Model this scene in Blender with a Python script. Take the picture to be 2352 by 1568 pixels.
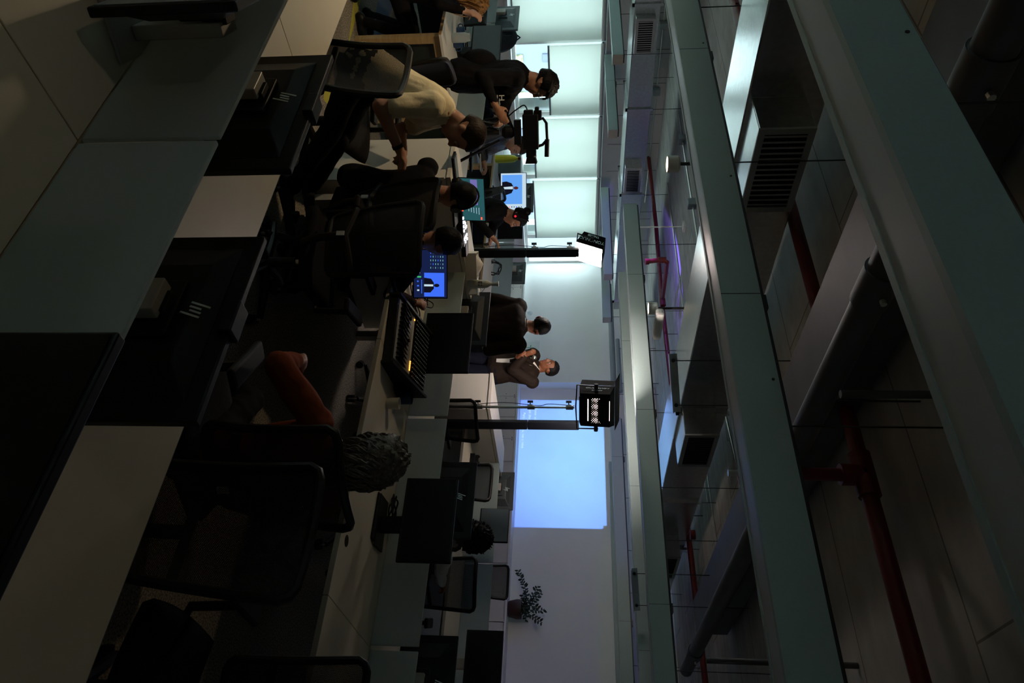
import bpy, bmesh, math, random
import numpy as np
from mathutils import Vector, Matrix, noise, kdtree
R = math.radians
random.seed(7)
S = bpy.context.scene
COL = S.collection
for o in list(bpy.data.objects): bpy.data.objects.remove(o)

# ------------------------------------------------------------------ camera
FOC, CH, PITCH, YAW = 1650.0, 1.80, R(4.77), R(37.8)
FH = Vector((-math.sin(YAW), math.cos(YAW), 0)); UPZ = Vector((0, 0, 1))
FW = FH * math.cos(PITCH) - UPZ * math.sin(PITCH)
CU = FH * math.sin(PITCH) + UPZ * math.cos(PITCH)
CL = UPZ.cross(FH)
RGT = -CL
CAM = Vector((0, 0, CH))
cd = bpy.data.cameras.new('camera'); cam = bpy.data.objects.new('camera', cd); COL.objects.link(cam)
cd.sensor_width = 36; cd.lens = FOC / 2352 * 36; cd.clip_start = .05; cd.clip_end = 200
# the camera is held in portrait: its image x axis points up in the room
cam.matrix_world = Matrix(((CU.x, CL.x, -FW.x, CAM.x), (CU.y, CL.y, -FW.y, CAM.y), (CU.z, CL.z, -FW.z, CAM.z), (0, 0, 0, 1)))
S.camera = cam
def _ray(x, y): return FW * FOC + CU * (x - 1176) - CL * (y - 784)
def at(x, y, d): return CAM + _ray(x, y) * (d / FOC)          # measured point at depth d
def onz(x, y, z): r = _ray(x, y); return CAM + r * ((z - CH) / r.z)
def onY(x, y, Y): r = _ray(x, y); return CAM + r * (Y / r.y)
def onX(x, y, X): r = _ray(x, y); return CAM + r * (X / r.x)

# ------------------------------------------------------------------ world, view
S.view_settings.view_transform = 'Standard'; S.view_settings.look = 'None'
S.view_settings.exposure = 0.0; S.view_settings.gamma = 1; S.view_settings.use_curve_mapping = False
S.cycles.use_denoising = True
S.cycles.max_bounces = 10; S.cycles.diffuse_bounces = 6; S.cycles.transparent_max_bounces = 12
S.cycles.sample_clamp_indirect = 6; S.cycles.caustics_reflective = False; S.cycles.caustics_refractive = False
w = bpy.data.worlds.new('daylight'); S.world = w; w.use_nodes = True
bg = w.node_tree.nodes['Background']; bg.inputs[0].default_value = (.80, .97, 1.0, 1); bg.inputs[1].default_value = SKY = 7.4

def lamp(name, kind, loc, energy, color, direction=None, **kw):
    l = bpy.data.lights.new(name, kind); l.energy = energy; l.color = color
    for k, v in kw.items(): setattr(l, k, v)
    o = bpy.data.objects.new(name, l); COL.objects.link(o); o.location = loc
    if direction is not None: o.rotation_euler = Vector(direction).to_track_quat('-Z', 'Y').to_euler()
    return o
XW, YF, YB, CZ = -11.1, 11.5, 11.73, 3.40     # window wall, front wall, recessed wall, ceiling
# sky portals in the window openings
for y0, y1 in ((-4.5, -.2), (.1, 4.85), (4.95, 6.3), (6.3, 7.7), (7.7, 9.1), (9.1, 10.7), (10.7, 11.45)):
    p = lamp('sky_portal', 'AREA', (XW - .12, (y0 + y1) / 2, 1.62), 1, (1, 1, 1), (1, 0, 0), shape='RECTANGLE', size=y1 - y0, size_y=1.7)
    p.data.cycles.is_portal = True
    p.rotation_euler = (R(90), 0, R(-90))

for xx in (-9.35, -6.2):
    p = lamp('sky_portal', 'AREA', (xx, -5.15, 1.6), 1, (1, 1, 1), (0, 1, 0), shape='RECTANGLE', size=2.1, size_y=1.6)
    p.data.cycles.is_portal = True
    p.rotation_euler = (R(90), 0, 0)
# ------------------------------------------------------------------ materials
def srgb(c): return tuple((v / 12.92 if v <= .04045 else ((v + .055) / 1.055) ** 2.4) for v in c)
MATS = {}
def mat(name, col, rough=.6, metal=0, spec=.5, noise_s=0, noise_a=0, bump=0, bscale=60, emis=None, es=0, alpha=None, coat=0, stretch=None, trans=0):
    m = bpy.data.materials.new(name); m.use_nodes = True; nt = m.node_tree; b = nt.nodes['Principled BSDF']
    b.inputs['Base Color'].default_value = (*col, 1); b.inputs['Roughness'].default_value = rough
    b.inputs['Metallic'].default_value = metal; b.inputs['Specular IOR Level'].default_value = spec
    b.inputs['Coat Weight'].default_value = coat; b.inputs['Transmission Weight'].default_value = trans
    if alpha is not None: b.inputs['Alpha'].default_value = alpha
    if emis: b.inputs['Emission Color'].default_value = (*emis, 1); b.inputs['Emission Strength'].default_value = es
    tc = nt.nodes.new('ShaderNodeTexCoord'); mp = nt.nodes.new('ShaderNodeMapping')
    nt.links.new(tc.outputs['Object'], mp.inputs[0])
    if stretch: mp.inputs['Scale'].default_value = stretch
    if noise_a:
        n = nt.nodes.new('ShaderNodeTexNoise'); n.inputs['Scale'].default_value = noise_s; n.inputs['Detail'].default_value = 6
        r = nt.nodes.new('ShaderNodeMapRange'); r.inputs[1].default_value = .3; r.inputs[2].default_value = .7
        r.inputs[3].default_value = 1 - noise_a; r.inputs[4].default_value = 1 + noise_a
        mx = nt.nodes.new('ShaderNodeVectorMath'); mx.operation = 'SCALE'; mx.inputs[0].default_value = col
        nt.links.new(mp.outputs[0], n.inputs['Vector']); nt.links.new(n.outputs[0], r.inputs[0])
        nt.links.new(r.outputs[0], mx.inputs['Scale']); nt.links.new(mx.outputs[0], b.inputs['Base Color'])
    if bump:
        n2 = nt.nodes.new('ShaderNodeTexNoise'); n2.inputs['Scale'].default_value = bscale; n2.inputs['Detail'].default_value = 5
        bp = nt.nodes.new('ShaderNodeBump'); bp.inputs['Strength'].default_value = bump; bp.inputs['Distance'].default_value = .01
        nt.links.new(mp.outputs[0], n2.inputs['Vector']); nt.links.new(n2.outputs[0], bp.inputs['Height']); nt.links.new(bp.outputs[0], b.inputs['Normal'])
    MATS[name] = m; return m
M = MATS
mat('wall_white', (.90, .90, .90), .8, noise_s=1.5, noise_a=.03, bump=.05, bscale=90)
mat('bulkhead', (.55, .56, .56), .6, noise_s=2, noise_a=.04)
mat('cabinet_white', (.62, .59, .54), .45, noise_s=3, noise_a=.02)
mat('desk_white', (.74, .68, .56), .42, noise_s=6, noise_a=.03)
mat('desk_edge', (.30, .29, .26), .5)
mat('worktop_white', (.78, .78, .77), .4)
def m_frosted():
    m = bpy.data.materials.new('frosted'); m.use_nodes = True; nt = m.node_tree; b = nt.nodes['Principled BSDF']
    b.inputs['Base Color'].default_value = (.30, .36, .35, 1); b.inputs['Roughness'].default_value = .5; b.inputs['Specular IOR Level'].default_value = .3
    t = nt.nodes.new('ShaderNodeBsdfTranslucent'); t.inputs[0].default_value = (.80, .86, .84, 1); mx = nt.nodes.new('ShaderNodeMixShader'); mx.inputs[0].default_value = .5
    tc = nt.nodes.new('ShaderNodeTexCoord'); n = nt.nodes.new('ShaderNodeTexNoise'); n.inputs['Scale'].default_value = 260; bp = nt.nodes.new('ShaderNodeBump'); bp.inputs['Strength'].default_value = .08
    nt.links.new(tc.outputs['Object'], n.inputs['Vector']); nt.links.new(n.outputs[0], bp.inputs['Height']); nt.links.new(bp.outputs[0], b.inputs['Normal'])
    nt.links.new(b.outputs[0], mx.inputs[1]); nt.links.new(t.outputs[0], mx.inputs[2]); nt.links.new(mx.outputs[0], nt.nodes['Material Output'].inputs[0]); MATS['frosted'] = m
m_frosted()
mat('teal_paint', (.34, .44, .44), .5, noise_s=90, noise_a=.03, bump=.02, bscale=300)
mat('diffuser', (.45, .50, .53), .4)
mat('white_paint', (.75, .76, .74), .5)
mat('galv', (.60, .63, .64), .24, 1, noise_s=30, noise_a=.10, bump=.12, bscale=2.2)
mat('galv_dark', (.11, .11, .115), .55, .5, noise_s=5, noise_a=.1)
mat('lamp_black', (.010, .010, .011), .8, spec=.08)
mat('steel', (.62, .62, .60), .28, 1)
mat('dark_metal', (.05, .05, .05), .45, .6)
mat('black', (.008, .009, .011), .5, noise_s=30, noise_a=.1, spec=.22)
mat('black_glossy', (.003, .003, .005), .35, spec=.2)
mat('mon_back', (.008, .009, .012), .5, spec=.25, noise_s=50, noise_a=.05)
mat('mon_back2', (.035, .042, .048), .38)
mat('screen_off', (.012, .014, .018), .25)
mat('screen_grey', (.075, .105, .125), .45)
mat('silver', (.42, .40, .36), .4, .35)
mat('logo', (.75, .85, .85), .3, .4)
mat('charcoal', (.010, .010, .012), .85, spec=.12, noise_s=40, noise_a=.15, bump=.3, bscale=120)
mat('chair_plastic', (.007, .007, .008), .5, spec=.3)
mat('wood', (.46, .32, .16), .5, noise_s=8, noise_a=.15, stretch=(1, 1, 12))
mat('underdesk_shade', (.02, .028, .028), .2)
mat('pvc_grey', (.28, .32, .34), .5)
mat('red_paint', (.14, .008, .010), .45, noise_s=20, noise_a=.1)
mat('cream', (.74, .70, .60), .5)
mat('blue_mug', (.012, .045, .13), .2)
mat('milk_glass', (.45, .46, .40), .3)
mat('clear_plastic', (.75, .85, .9), .15, alpha=.35)
mat('acrylic', (.8, .95, .92), .08, alpha=.12)
mat('card_grey', (.40, .37, .31), .7)
mat('card_white', (.75, .76, .74), .6)
mat('tissue', (.75, .70, .66), .9)
mat('pot_brown', (.045, .016, .014), .5)
mat('leaf', (.012, .028, .012), .35, noise_s=20, noise_a=.3)
mat('petal', (.55, .80, .66), .6)
mat('stem', (.04, .16, .07), .5)
mat('yellow_fluid', (.85, .88, .06), .3)
mat('backpack', (.012, .02, .03), .7, bump=.3, bscale=60)
# people
mat('skin_brown', (.21, .075, .035), .5, bump=.05, bscale=150)
mat('skin_tan', (.36, .17, .10), .5, bump=.05, bscale=150)
mat('skin_pale', (.47, .27, .20), .5, bump=.05, bscale=150)
mat('hair_black', (.008, .007, .008), .55, bump=.4, bscale=90, stretch=(1, 1, .35), spec=.12)
mat('hair_brown', (.035, .022, .016), .5, bump=.4, bscale=90, stretch=(1, 1, .35), spec=.12)
mat('hair_grey', (.10, .085, .07), .5, noise_s=60, noise_a=.5, bump=.5, bscale=120)
mat('hair_blond', (.32, .16, .05), .45, noise_s=60, noise_a=.5, bump=.5, bscale=120)
mat('speaker_black', (.004, .005, .008), .6, spec=.1)
mat('cloth_black', (.006, .006, .008), .85, spec=.12, bump=.35, bscale=25)
mat('cloth_navy', (.008, .009, .020), .85, spec=.12, bump=.3, bscale=30)
mat('cloth_brownblack', (.011, .007, .006), .85, spec=.12, bump=.35, bscale=25)
mat('blazer', (.022, .014, .011), .75, spec=.12, noise_s=120, noise_a=.15, bump=.35, bscale=20)
mat('shirt_white', (.70, .68, .66), .8, spec=.12, bump=.3, bscale=30)
mat('tee_cream', (.68, .58, .38), .85, spec=.12, bump=.8, bscale=14)
mat('puffer', (.045, .052, .068), .5, bump=.8, bscale=18)
mat('rust_cloth', (.22, .05, .02), .85, spec=.12, bump=.3, bscale=30)
mat('eye_white', (.32, .29, .27), .5); mat('eye_dark', (.01, .01, .01), .1)
mat('lip', (.30, .09, .07), .5); mat('teeth', (.7, .68, .62), .3)

def emat(name, col, s):
    m = bpy.data.materials.new(name); m.use_nodes = True; nt = m.node_tree; nt.nodes.clear()
    e = nt.nodes.new('ShaderNodeEmission'); e.inputs[0].default_value = (*col, 1); e.inputs[1].default_value = s
    o = nt.nodes.new('ShaderNodeOutputMaterial'); nt.links.new(e.outputs[0], o.inputs[0]); MATS[name] = m; return m
emat('led_panel', (1, .86, .78), 60); emat('led_panel_back', (1, .84, .74), 105); emat('led_leak', (1, .72, .70), 5); emat('led_line', (1, .80, .74), 3)
emat('lamp_warm', (1, .80, .52), 14)
emat('scr_blue', (.05, .16, .95), 1.0); emat('scr_sky', (.12, .36, .9), 1.0); emat('scr_navy', (.008, .014, .06), 1)
emat('scr_white', (.55, .70, .80), 1.0); emat('scr_teal', (.02, .09, .10), 1.0); emat('scr_purple', (.16, .14, .40), 1)
emat('scr_black', (.006, .006, .014), 1); emat('scr_face', (.09, .02, .02), 1); emat('scr_cyan', (.22, .70, .85), 1)
emat('btn_white', (.8, .85, 1), 2.2); emat('btn_red', (1, .06, .03), 2.5); emat('btn_amber', (1, .36, .05), 3); emat('btn_green', (.05, .5, .15), 1)
emat('scr_mint', (.2, .5, .45), .8); emat('scr_grey', (.05, .09, .12), 1)

def mesh_weave(name, col, cover):
    m = bpy.data.materials.new(name); m.use_nodes = True; nt = m.node_tree; b = nt.nodes['Principled BSDF']
    b.inputs['Base Color'].default_value = (*col, 1); b.inputs['Roughness'].default_value = .8
    tc = nt.nodes.new('ShaderNodeTexCoord'); mp = nt.nodes.new('ShaderNodeMapping'); mp.inputs['Rotation'].default_value = (0, R(45), 0)
    mp.inputs['Scale'].default_value = (260, 260, 260)
    sx = nt.nodes.new('ShaderNodeSeparateXYZ'); nt.links.new(tc.outputs['Object'], mp.inputs[0]); nt.links.new(mp.outputs[0], sx.inputs[0])
    outs = []
    for a in ('X', 'Z'):
        f = nt.nodes.new('ShaderNodeMath'); f.operation = 'FRACT'; nt.links.new(sx.outputs[a], f.inputs[0])
        g = nt.nodes.new('ShaderNodeMath'); g.operation = 'GREATER_THAN'; g.inputs[1].default_value = 1 - math.sqrt(1 - cover)
        nt.links.new(f.outputs[0], g.inputs[0]); outs.append(g)
    mul = nt.nodes.new('ShaderNodeMath'); mul.operation = 'MULTIPLY'; nt.links.new(outs[0].outputs[0], mul.inputs[0]); nt.links.new(outs[1].outputs[0], mul.inputs[1])
    inv = nt.nodes.new('ShaderNodeMath'); inv.operation = 'SUBTRACT'; inv.inputs[0].default_value = 1; nt.links.new(mul.outputs[0], inv.inputs[1])
    nt.links.new(inv.outputs[0], b.inputs['Alpha']); MATS[name] = m; return m
mesh_weave('weave', (.008, .008, .010), .80)

def m_concrete():
    m = mat('concrete', (.36, .36, .345), .85); nt = m.node_tree; b = nt.nodes['Principled BSDF']
    tc = nt.nodes.new('ShaderNodeTexCoord'); mp = nt.nodes.new('ShaderNodeMapping'); nt.links.new(tc.outputs['Object'], mp.inputs[0])
    br = nt.nodes.new('ShaderNodeTexBrick'); br.inputs['Scale'].default_value = 1; br.inputs['Mortar Size'].default_value = .006
    br.inputs['Brick Width'].default_value = 2.4; br.inputs['Row Height'].default_value = .62; br.offset = .37
    br.inputs['Color1'].default_value = (.76, .76, .73, 1); br.inputs['Color2'].default_value = (.66, .64, .60, 1); br.inputs['Mortar'].default_value = (.30, .28, .26, 1)
    n = nt.nodes.new('ShaderNodeTexNoise'); n.inputs['Scale'].default_value = 2.2; n.inputs['Detail'].default_value = 8
    n2 = nt.nodes.new('ShaderNodeTexNoise'); n2.inputs['Scale'].default_value = 5; n2.inputs['Detail'].default_value = 6
    mp2 = nt.nodes.new('ShaderNodeMapping'); mp2.inputs['Scale'].default_value = (.5, 1.1, 1); nt.links.new(tc.outputs['Object'], mp2.inputs[0]); nt.links.new(mp2.outputs[0], n2.inputs['Vector'])
    nt.links.new(mp.outputs[0], br.inputs['Vector']); nt.links.new(mp.outputs[0], n.inputs['Vector'])
    mx = nt.nodes.new('ShaderNodeMix'); mx.data_type = 'RGBA'; mx.blend_type = 'MULTIPLY'; mx.inputs[0].default_value = .3
    cr = nt.nodes.new('ShaderNodeValToRGB'); cr.color_ramp.elements[0].position = .36; cr.color_ramp.elements[0].color = (.45, .40, .35, 1); cr.color_ramp.elements[1].position = .6
    nt.links.new(n2.outputs[0], cr.inputs[0]); nt.links.new(br.outputs[0], mx.inputs[6]); nt.links.new(cr.outputs[0], mx.inputs[7])
    mx2 = nt.nodes.new('ShaderNodeMix'); mx2.data_type = 'RGBA'; mx2.blend_type = 'MULTIPLY'; mx2.inputs[0].default_value = .5
    nt.links.new(mx.outputs[2], mx2.inputs[6]); nt.links.new(n.outputs[0], mx2.inputs[7]); nt.links.new(mx2.outputs[2], b.inputs['Base Color'])
m_concrete()
def m_carpet():
    m = mat('carpet', (.2, .2, .2), .95); nt = m.node_tree; b = nt.nodes['Principled BSDF']
    tc = nt.nodes.new('ShaderNodeTexCoord'); n = nt.nodes.new('ShaderNodeTexNoise'); n.inputs['Scale'].default_value = 95; n.inputs['Detail'].default_value = 3
    nt.links.new(tc.outputs['Object'], n.inputs['Vector'])
    cr = nt.nodes.new('ShaderNodeValToRGB'); e = cr.color_ramp.elements
    e[0].position = .38; e[0].color = (.10, .085, .07, 1); e[1].position = .62; e[1].color = (.34, .30, .24, 1)
    nt.links.new(n.outputs[0], cr.inputs[0]); last = cr.outputs[0]
    sx = nt.nodes.new('ShaderNodeSeparateXYZ'); nt.links.new(tc.outputs['Object'], sx.inputs[0])
    def mth(op, a, bb):
        k = nt.nodes.new('ShaderNodeMath'); k.operation = op
        for i, v in enumerate((a, bb)):
            if isinstance(v, (int, float)): k.inputs[i].default_value = v
            else: nt.links.new(v, k.inputs[i])
        return k.outputs[0]
    # coloured wedges woven into the aisle carpet
    def band(p, q, w0, col, last):
        d = (Vector(q) - Vector(p)); L = d.length; d /= L; nrm = Vector((-d.y, d.x))
        u = mth('ADD', mth('MULTIPLY', mth('SUBTRACT', sx.outputs[0], p[0]), d.x), mth('MULTIPLY', mth('SUBTRACT', sx.outputs[1], p[1]), d.y))
        v = mth('ADD', mth('MULTIPLY', mth('SUBTRACT', sx.outputs[0], p[0]), nrm.x), mth('MULTIPLY', mth('SUBTRACT', sx.outputs[1], p[1]), nrm.y))
        ok = mth('MULTIPLY', mth('MULTIPLY', mth('GREATER_THAN', u, 0), mth('LESS_THAN', u, L)), mth('LESS_THAN', mth('ABSOLUTE', v, 0), mth('MULTIPLY', mth('SUBTRACT', L, u), w0 / L)))
        mx = nt.nodes.new('ShaderNodeMix'); mx.data_type = 'RGBA'; nt.links.new(mth('MULTIPLY', ok, .85), mx.inputs[0]); nt.links.new(last, mx.inputs[6]); mx.inputs[7].default_value = (*col, 1)
        return mx.outputs[2]
    last = band((-6.6, 2.75), (-5.35, 3.02), .16, (.42, .40, .03), last)
    last = band((-7.6, 3.3), (-5.6, 3.45), .30, (.06, .13, .26), last)
    last = band((-4.6, 2.9), (-5.0, 3.7), .10, (.45, .42, .03), last)
    nt.links.new(last, b.inputs['Base Color'])
m_carpet()
def m_blind():
    m = bpy.data.materials.new('blind_fabric'); m.use_nodes = True; nt = m.node_tree; nt.nodes.clear()
    d = nt.nodes.new('ShaderNodeBsdfDiffuse'); d.inputs[0].default_value = (.72, .76, .74, 1)
    t = nt.nodes.new('ShaderNodeBsdfTranslucent'); t.inputs[0].default_value = (.80, .82, .78, 1)
    mx = nt.nodes.new('ShaderNodeMixShader'); mx.inputs[0].default_value = .55
    tc = nt.nodes.new('ShaderNodeTexCoord'); n = nt.nodes.new('ShaderNodeTexNoise'); n.inputs['Scale'].default_value = 120
    bp = nt.nodes.new('ShaderNodeBump'); bp.inputs['Strength'].default_value = .1; nt.links.new(tc.outputs['Object'], n.inputs['Vector']); nt.links.new(n.outputs[0], bp.inputs['Height']); nt.links.new(bp.outputs[0], d.inputs['Normal'])
    o = nt.nodes.new('ShaderNodeOutputMaterial'); nt.links.new(d.outputs[0], mx.inputs[1]); nt.links.new(t.outputs[0], mx.inputs[2]); nt.links.new(mx.outputs[0], o.inputs[0]); MATS['blind_fabric'] = m
m_blind()
def m_glass():
    m = bpy.data.materials.new('window_glass'); m.use_nodes = True; nt = m.node_tree; nt.nodes.clear()
    t = nt.nodes.new('ShaderNodeBsdfTransparent'); t.inputs[0].default_value = (.93, .98, .98, 1)
    g = nt.nodes.new('ShaderNodeBsdfGlossy'); g.inputs['Roughness'].default_value = .02
    mx = nt.nodes.new('ShaderNodeMixShader'); mx.inputs[0].default_value = .07
    o = nt.nodes.new('ShaderNodeOutputMaterial'); nt.links.new(t.outputs[0], mx.inputs[1]); nt.links.new(g.outputs[0], mx.inputs[2]); nt.links.new(mx.outputs[0], o.inputs[0]); MATS['window_glass'] = m
m_glass()
def m_facade():
    m = mat('facade', (.8, .85, .9), .8); nt = m.node_tree; b = nt.nodes['Principled BSDF']
    tc = nt.nodes.new('ShaderNodeTexCoord'); sx = nt.nodes.new('ShaderNodeSeparateXYZ'); cb = nt.nodes.new('ShaderNodeCombineXYZ')
    nt.links.new(tc.outputs['Object'], sx.inputs[0]); nt.links.new(sx.outputs['Y'], cb.inputs[0]); nt.links.new(sx.outputs['Z'], cb.inputs[1])
    br = nt.nodes.new('ShaderNodeTexBrick'); br.offset = 0; br.inputs['Brick Width'].default_value = 2.9; br.inputs['Row Height'].default_value = 2.1; br.inputs['Mortar Size'].default_value = .05; br.inputs['Scale'].default_value = 1
    br.inputs['Color1'].default_value = (.15, .17, .20, 1); br.inputs['Color2'].default_value = (.14, .16, .19, 1); br.inputs['Mortar'].default_value = (.14, .16, .20, 1)
    nt.links.new(cb.outputs[0], br.inputs['Vector']); nt.links.new(br.outputs[0], b.inputs['Base Color'])
m_facade()

# ------------------------------------------------------------------ mesh building
class MB:
    def __init__(s): s.v = []; s.f = []; s.m = []; s.mats = []
    def mi(s, name):
        if name not in s.mats: s.mats.append(name)
        return s.mats.index(name)
    def add(s, vs, fs, m):
        k = len(s.v); s.v += [tuple(v) for v in vs]; i = s.mi(m)
        for f in fs: s.f.append(tuple(k + a for a in f)); s.m.append(i)
        return s
    def box(s, lo, hi, m):
        (a, b, c), (d, e, f) = lo, hi
        return s.add([(a, b, c), (d, b, c), (d, e, c), (a, e, c), (a, b, f), (d, b, f), (d, e, f), (a, e, f)],
                     [(0, 3, 2, 1), (4, 5, 6, 7), (0, 1, 5, 4), (1, 2, 6, 5), (2, 3, 7, 6), (3, 0, 4, 7)], m)
    def obox(s, c, ax, ay, az, hx, hy, hz, m):     # oriented box, half sizes
        c, ax, ay, az = map(Vector, (c, ax, ay, az)); vs = [c + ax * (hx * i) + ay * (hy * j) + az * (hz * k) for k in (-1, 1) for i, j in ((-1, -1), (1, -1), (1, 1), (-1, 1))]
        return s.add(vs, [(0, 3, 2, 1), (4, 5, 6, 7), (0, 1, 5, 4), (1, 2, 6, 5), (2, 3, 7, 6), (3, 0, 4, 7)], m)
    def frus(s, c0, c1, ax, ay, a0, b0, a1, b1, m):   # rectangular frustum
        c0, c1, ax, ay = map(Vector, (c0, c1, ax, ay))
        vs = [c0 + ax * (a0 * i) + ay * (b0 * j) for i, j in ((-1, -1), (1, -1), (1, 1), (-1, 1))] + [c1 + ax * (a1 * i) + ay * (b1 * j) for i, j in ((-1, -1), (1, -1), (1, 1), (-1, 1))]
        return s.add(vs, [(0, 3, 2, 1), (4, 5, 6, 7), (0, 1, 5, 4), (1, 2, 6, 5), (2, 3, 7, 6), (3, 0, 4, 7)], m)
    def tube(s, pts, r, m, n=10, cap=True):
        pts = [Vector(p) for p in pts]; rs = r if isinstance(r, (list, tuple)) else [r] * len(pts)
        vs = []; fs = []; prev = None
        for i, p in enumerate(pts):
            d = (pts[min(i + 1, len(pts) - 1)] - pts[max(i - 1, 0)]).normalized()
            if prev is None: a = d.orthogonal().normalized()
            else:
                a = prev - d * prev.dot(d); a = a.normalized() if a.length > 1e-5 else d.orthogonal().normalized()
            prev = a; b = d.cross(a)
            for k in range(n):
                t = 2 * math.pi * k / n; vs.append(p + (a * math.cos(t) + b * math.sin(t)) * rs[i])
        for i in range(len(pts) - 1):
            for k in range(n): fs.append((i * n + k, i * n + (k + 1) % n, (i + 1) * n + (k + 1) % n, (i + 1) * n + k))
        if cap: fs.append(tuple(range(n))[::-1]); fs.append(tuple(range(len(vs) - n, len(vs))))
        return s.add(vs, fs, m)
    def lathe(s, c, prof, m, n=24):
        c = Vector(c); vs = []; fs = []
        for r, z in prof:
            for k in range(n):
                t = 2 * math.pi * k / n; vs.append(c + Vector((r * math.cos(t), r * math.sin(t), z)))
        for i in range(len(prof) - 1):
            for k in range(n): fs.append((i * n + k, i * n + (k + 1) % n, (i + 1) * n + (k + 1) % n, (i + 1) * n + k))
        return s.add(vs, fs, m)
    def poly(s, pts, thick, m):      # flat polygon with thickness vector
        t = Vector(thick); n = len(pts); vs = [Vector(p) for p in pts] + [Vector(p) + t for p in pts]
        return s.add(vs, [tuple(range(n))[::-1], tuple(range(n, 2 * n))] + [(i, (i + 1) % n, n + (i + 1) % n, n + i) for i in range(n)], m)
    def ball(s, c, r, m, nu=16, nv=10, rot=None):
        c = Vector(c); r = r if isinstance(r, (list, tuple)) else (r, r, r); vs = []; fs = []
        for i in range(nv + 1):
            p = math.pi * i / nv
            for k in range(nu):
                t = 2 * math.pi * k / nu; q = Vector((r[0] * math.sin(p) * math.cos(t), r[1] * math.sin(p) * math.sin(t), r[2] * math.cos(p)))
                vs.append(c + (rot @ q if rot else q))
        for i in range(nv):
            for k in range(nu): fs.append((i * nu + k, (i + 1) * nu + k, (i + 1) * nu + (k + 1) % nu, i * nu + (k + 1) % nu))
        return s.add(vs, fs, m)
    def build(s, name, parent=None, smooth=False, bevel=0, loc=None, label=None):
        me = bpy.data.meshes.new(name); me.from_pydata(s.v, [], s.f); me.validate()
        for m in s.mats: me.materials.append(MATS[m])
        if len(me.polygons) == len(s.m): me.polygons.foreach_set('material_index', s.m)
        bm = bmesh.new(); bm.from_mesh(me); bmesh.ops.remove_doubles(bm, verts=bm.verts, dist=1e-5)
        bmesh.ops.recalc_face_normals(bm, faces=bm.faces); bm.to_mesh(me); bm.free()
        if smooth:
            for p in me.polygons: p.use_smooth = True
            me.set_sharp_from_angle(angle=R(40)) if hasattr(me, 'set_sharp_from_angle') else None
        o = bpy.data.objects.new(name, me); COL.objects.link(o)
        if parent is not None: o.parent = parent
        if loc is not None: o.location = loc
        if bevel:
            b = o.modifiers.new('bevel', 'BEVEL'); b.width = bevel; b.segments = 2; b.limit_method = 'ANGLE'
        if label: o['label'] = label
        return o
def thing(name, label, cat, loc=(0, 0, 0), rz=0, group=None):
    o = bpy.data.objects.new(name, None); COL.objects.link(o); o.location = loc; o.rotation_euler = (0, 0, rz)
    o.empty_display_size = .1; return tag(o, label, cat, group)
def tag(o, label, cat, group=None):
    o['label'] = label; o['category'] = cat
    if group: o['group'] = group
    return o
def struct(o): o['kind'] = 'structure'; return o
def sbox(name, lo, hi, m): return struct(MB().box(lo, hi, m).build(name))
def dup(root, loc, rz, label, group=None):
    r = root.copy(); COL.objects.link(r); r.location = loc; r.rotation_euler = (0, 0, rz); r['label'] = label
    if group: r['group'] = group
    for ch in list(root.children):
        c = ch.copy(); COL.objects.link(c); c.parent = r
        for g in list(ch.children):
            d = g.copy(); COL.objects.link(d); d.parent = c
    return r
def text_mb(txt, size):       # text as mesh vertices in its own xy plane
    c = bpy.data.curves.new('t', 'FONT'); c.body = txt; c.size = size; c.extrude = .0004; c.align_x = 'CENTER'; c.align_y = 'CENTER'; c.resolution_u = 2
    o = bpy.data.objects.new('t', c); COL.objects.link(o); dg = bpy.context.evaluated_depsgraph_get()
    me = bpy.data.meshes.new_from_object(o.evaluated_get(dg)); bpy.data.objects.remove(o)
    return me
def text(name, txt, size, m, origin, ax, ay, parent):
    me = text_mb(txt, size); me.materials.clear(); me.materials.append(MATS[m])
    o = bpy.data.objects.new(name, me); COL.objects.link(o); o.parent = parent
    ax = Vector(ax).normalized(); ay = Vector(ay); ay = (ay - ax * ay.dot(ax)).normalized(); az = ax.cross(ay)
    o.matrix_local = Matrix(((ax.x, ay.x, az.x, origin[0]), (ax.y, ay.y, az.y, origin[1]), (ax.z, ay.z, az.z, origin[2]), (0, 0, 0, 1)))
    return o
def cable(name, pts, r, label, group=None, m='black', res=6):
    P = [Vector(p) for p in pts]; out = []
    for i in range(len(P) - 1):
        p0, p1, p2, p3 = P[max(i - 1, 0)], P[i], P[i + 1], P[min(i + 2, len(P) - 1)]
        for k in range(res):
            t = k / res; out.append(.5 * ((2 * p1) + (p2 - p0) * t + (2 * p0 - 5 * p1 + 4 * p2 - p3) * t * t + (3 * p1 - p0 - 3 * p2 + p3) * t ** 3))
    out.append(P[-1]); o = MB().tube(out, r, m, 6).build(name, smooth=True)
    return tag(o, label, 'cable', group) if label else o
# ------------------------------------------------------------------ room shell
sbox('floor', (XW - .3, -5.3, -.1), (4, YB + .2, 0), 'carpet')
sbox('ceiling', (XW - .3, -5.3, CZ), (4, YB + .2, CZ + .2), 'concrete')
XC = -7.92
sbox('wall_front_left', (XW - .3, YF, 0), (XC, YB + .2, CZ), 'wall_white')
sbox('wall_front_right', (XC, YB, 0), (4, YB + .2, CZ), 'wall_white')
sbox('wall_right', (4, -5.3, 0), (4.2, YB + .2, CZ), 'wall_white')
wb = MB().box((XW - .3, -5.3, 0), (4.2, -5, .8), 'wall_white').box((XW - .3, -5.3, 2.36), (4.2, -5, CZ), 'wall_white')
bx = [-9.35, -6.2]; ed = [XW - .3] + sum([[b - 1.05, b + 1.05] for b in bx], []) + [4.2]
for a, b in zip(ed[::2], ed[1::2]): wb.box((a, -5.3, .8), (b, -5, 2.36), 'wall_white')
struct(wb.build('wall_behind'))
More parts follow.
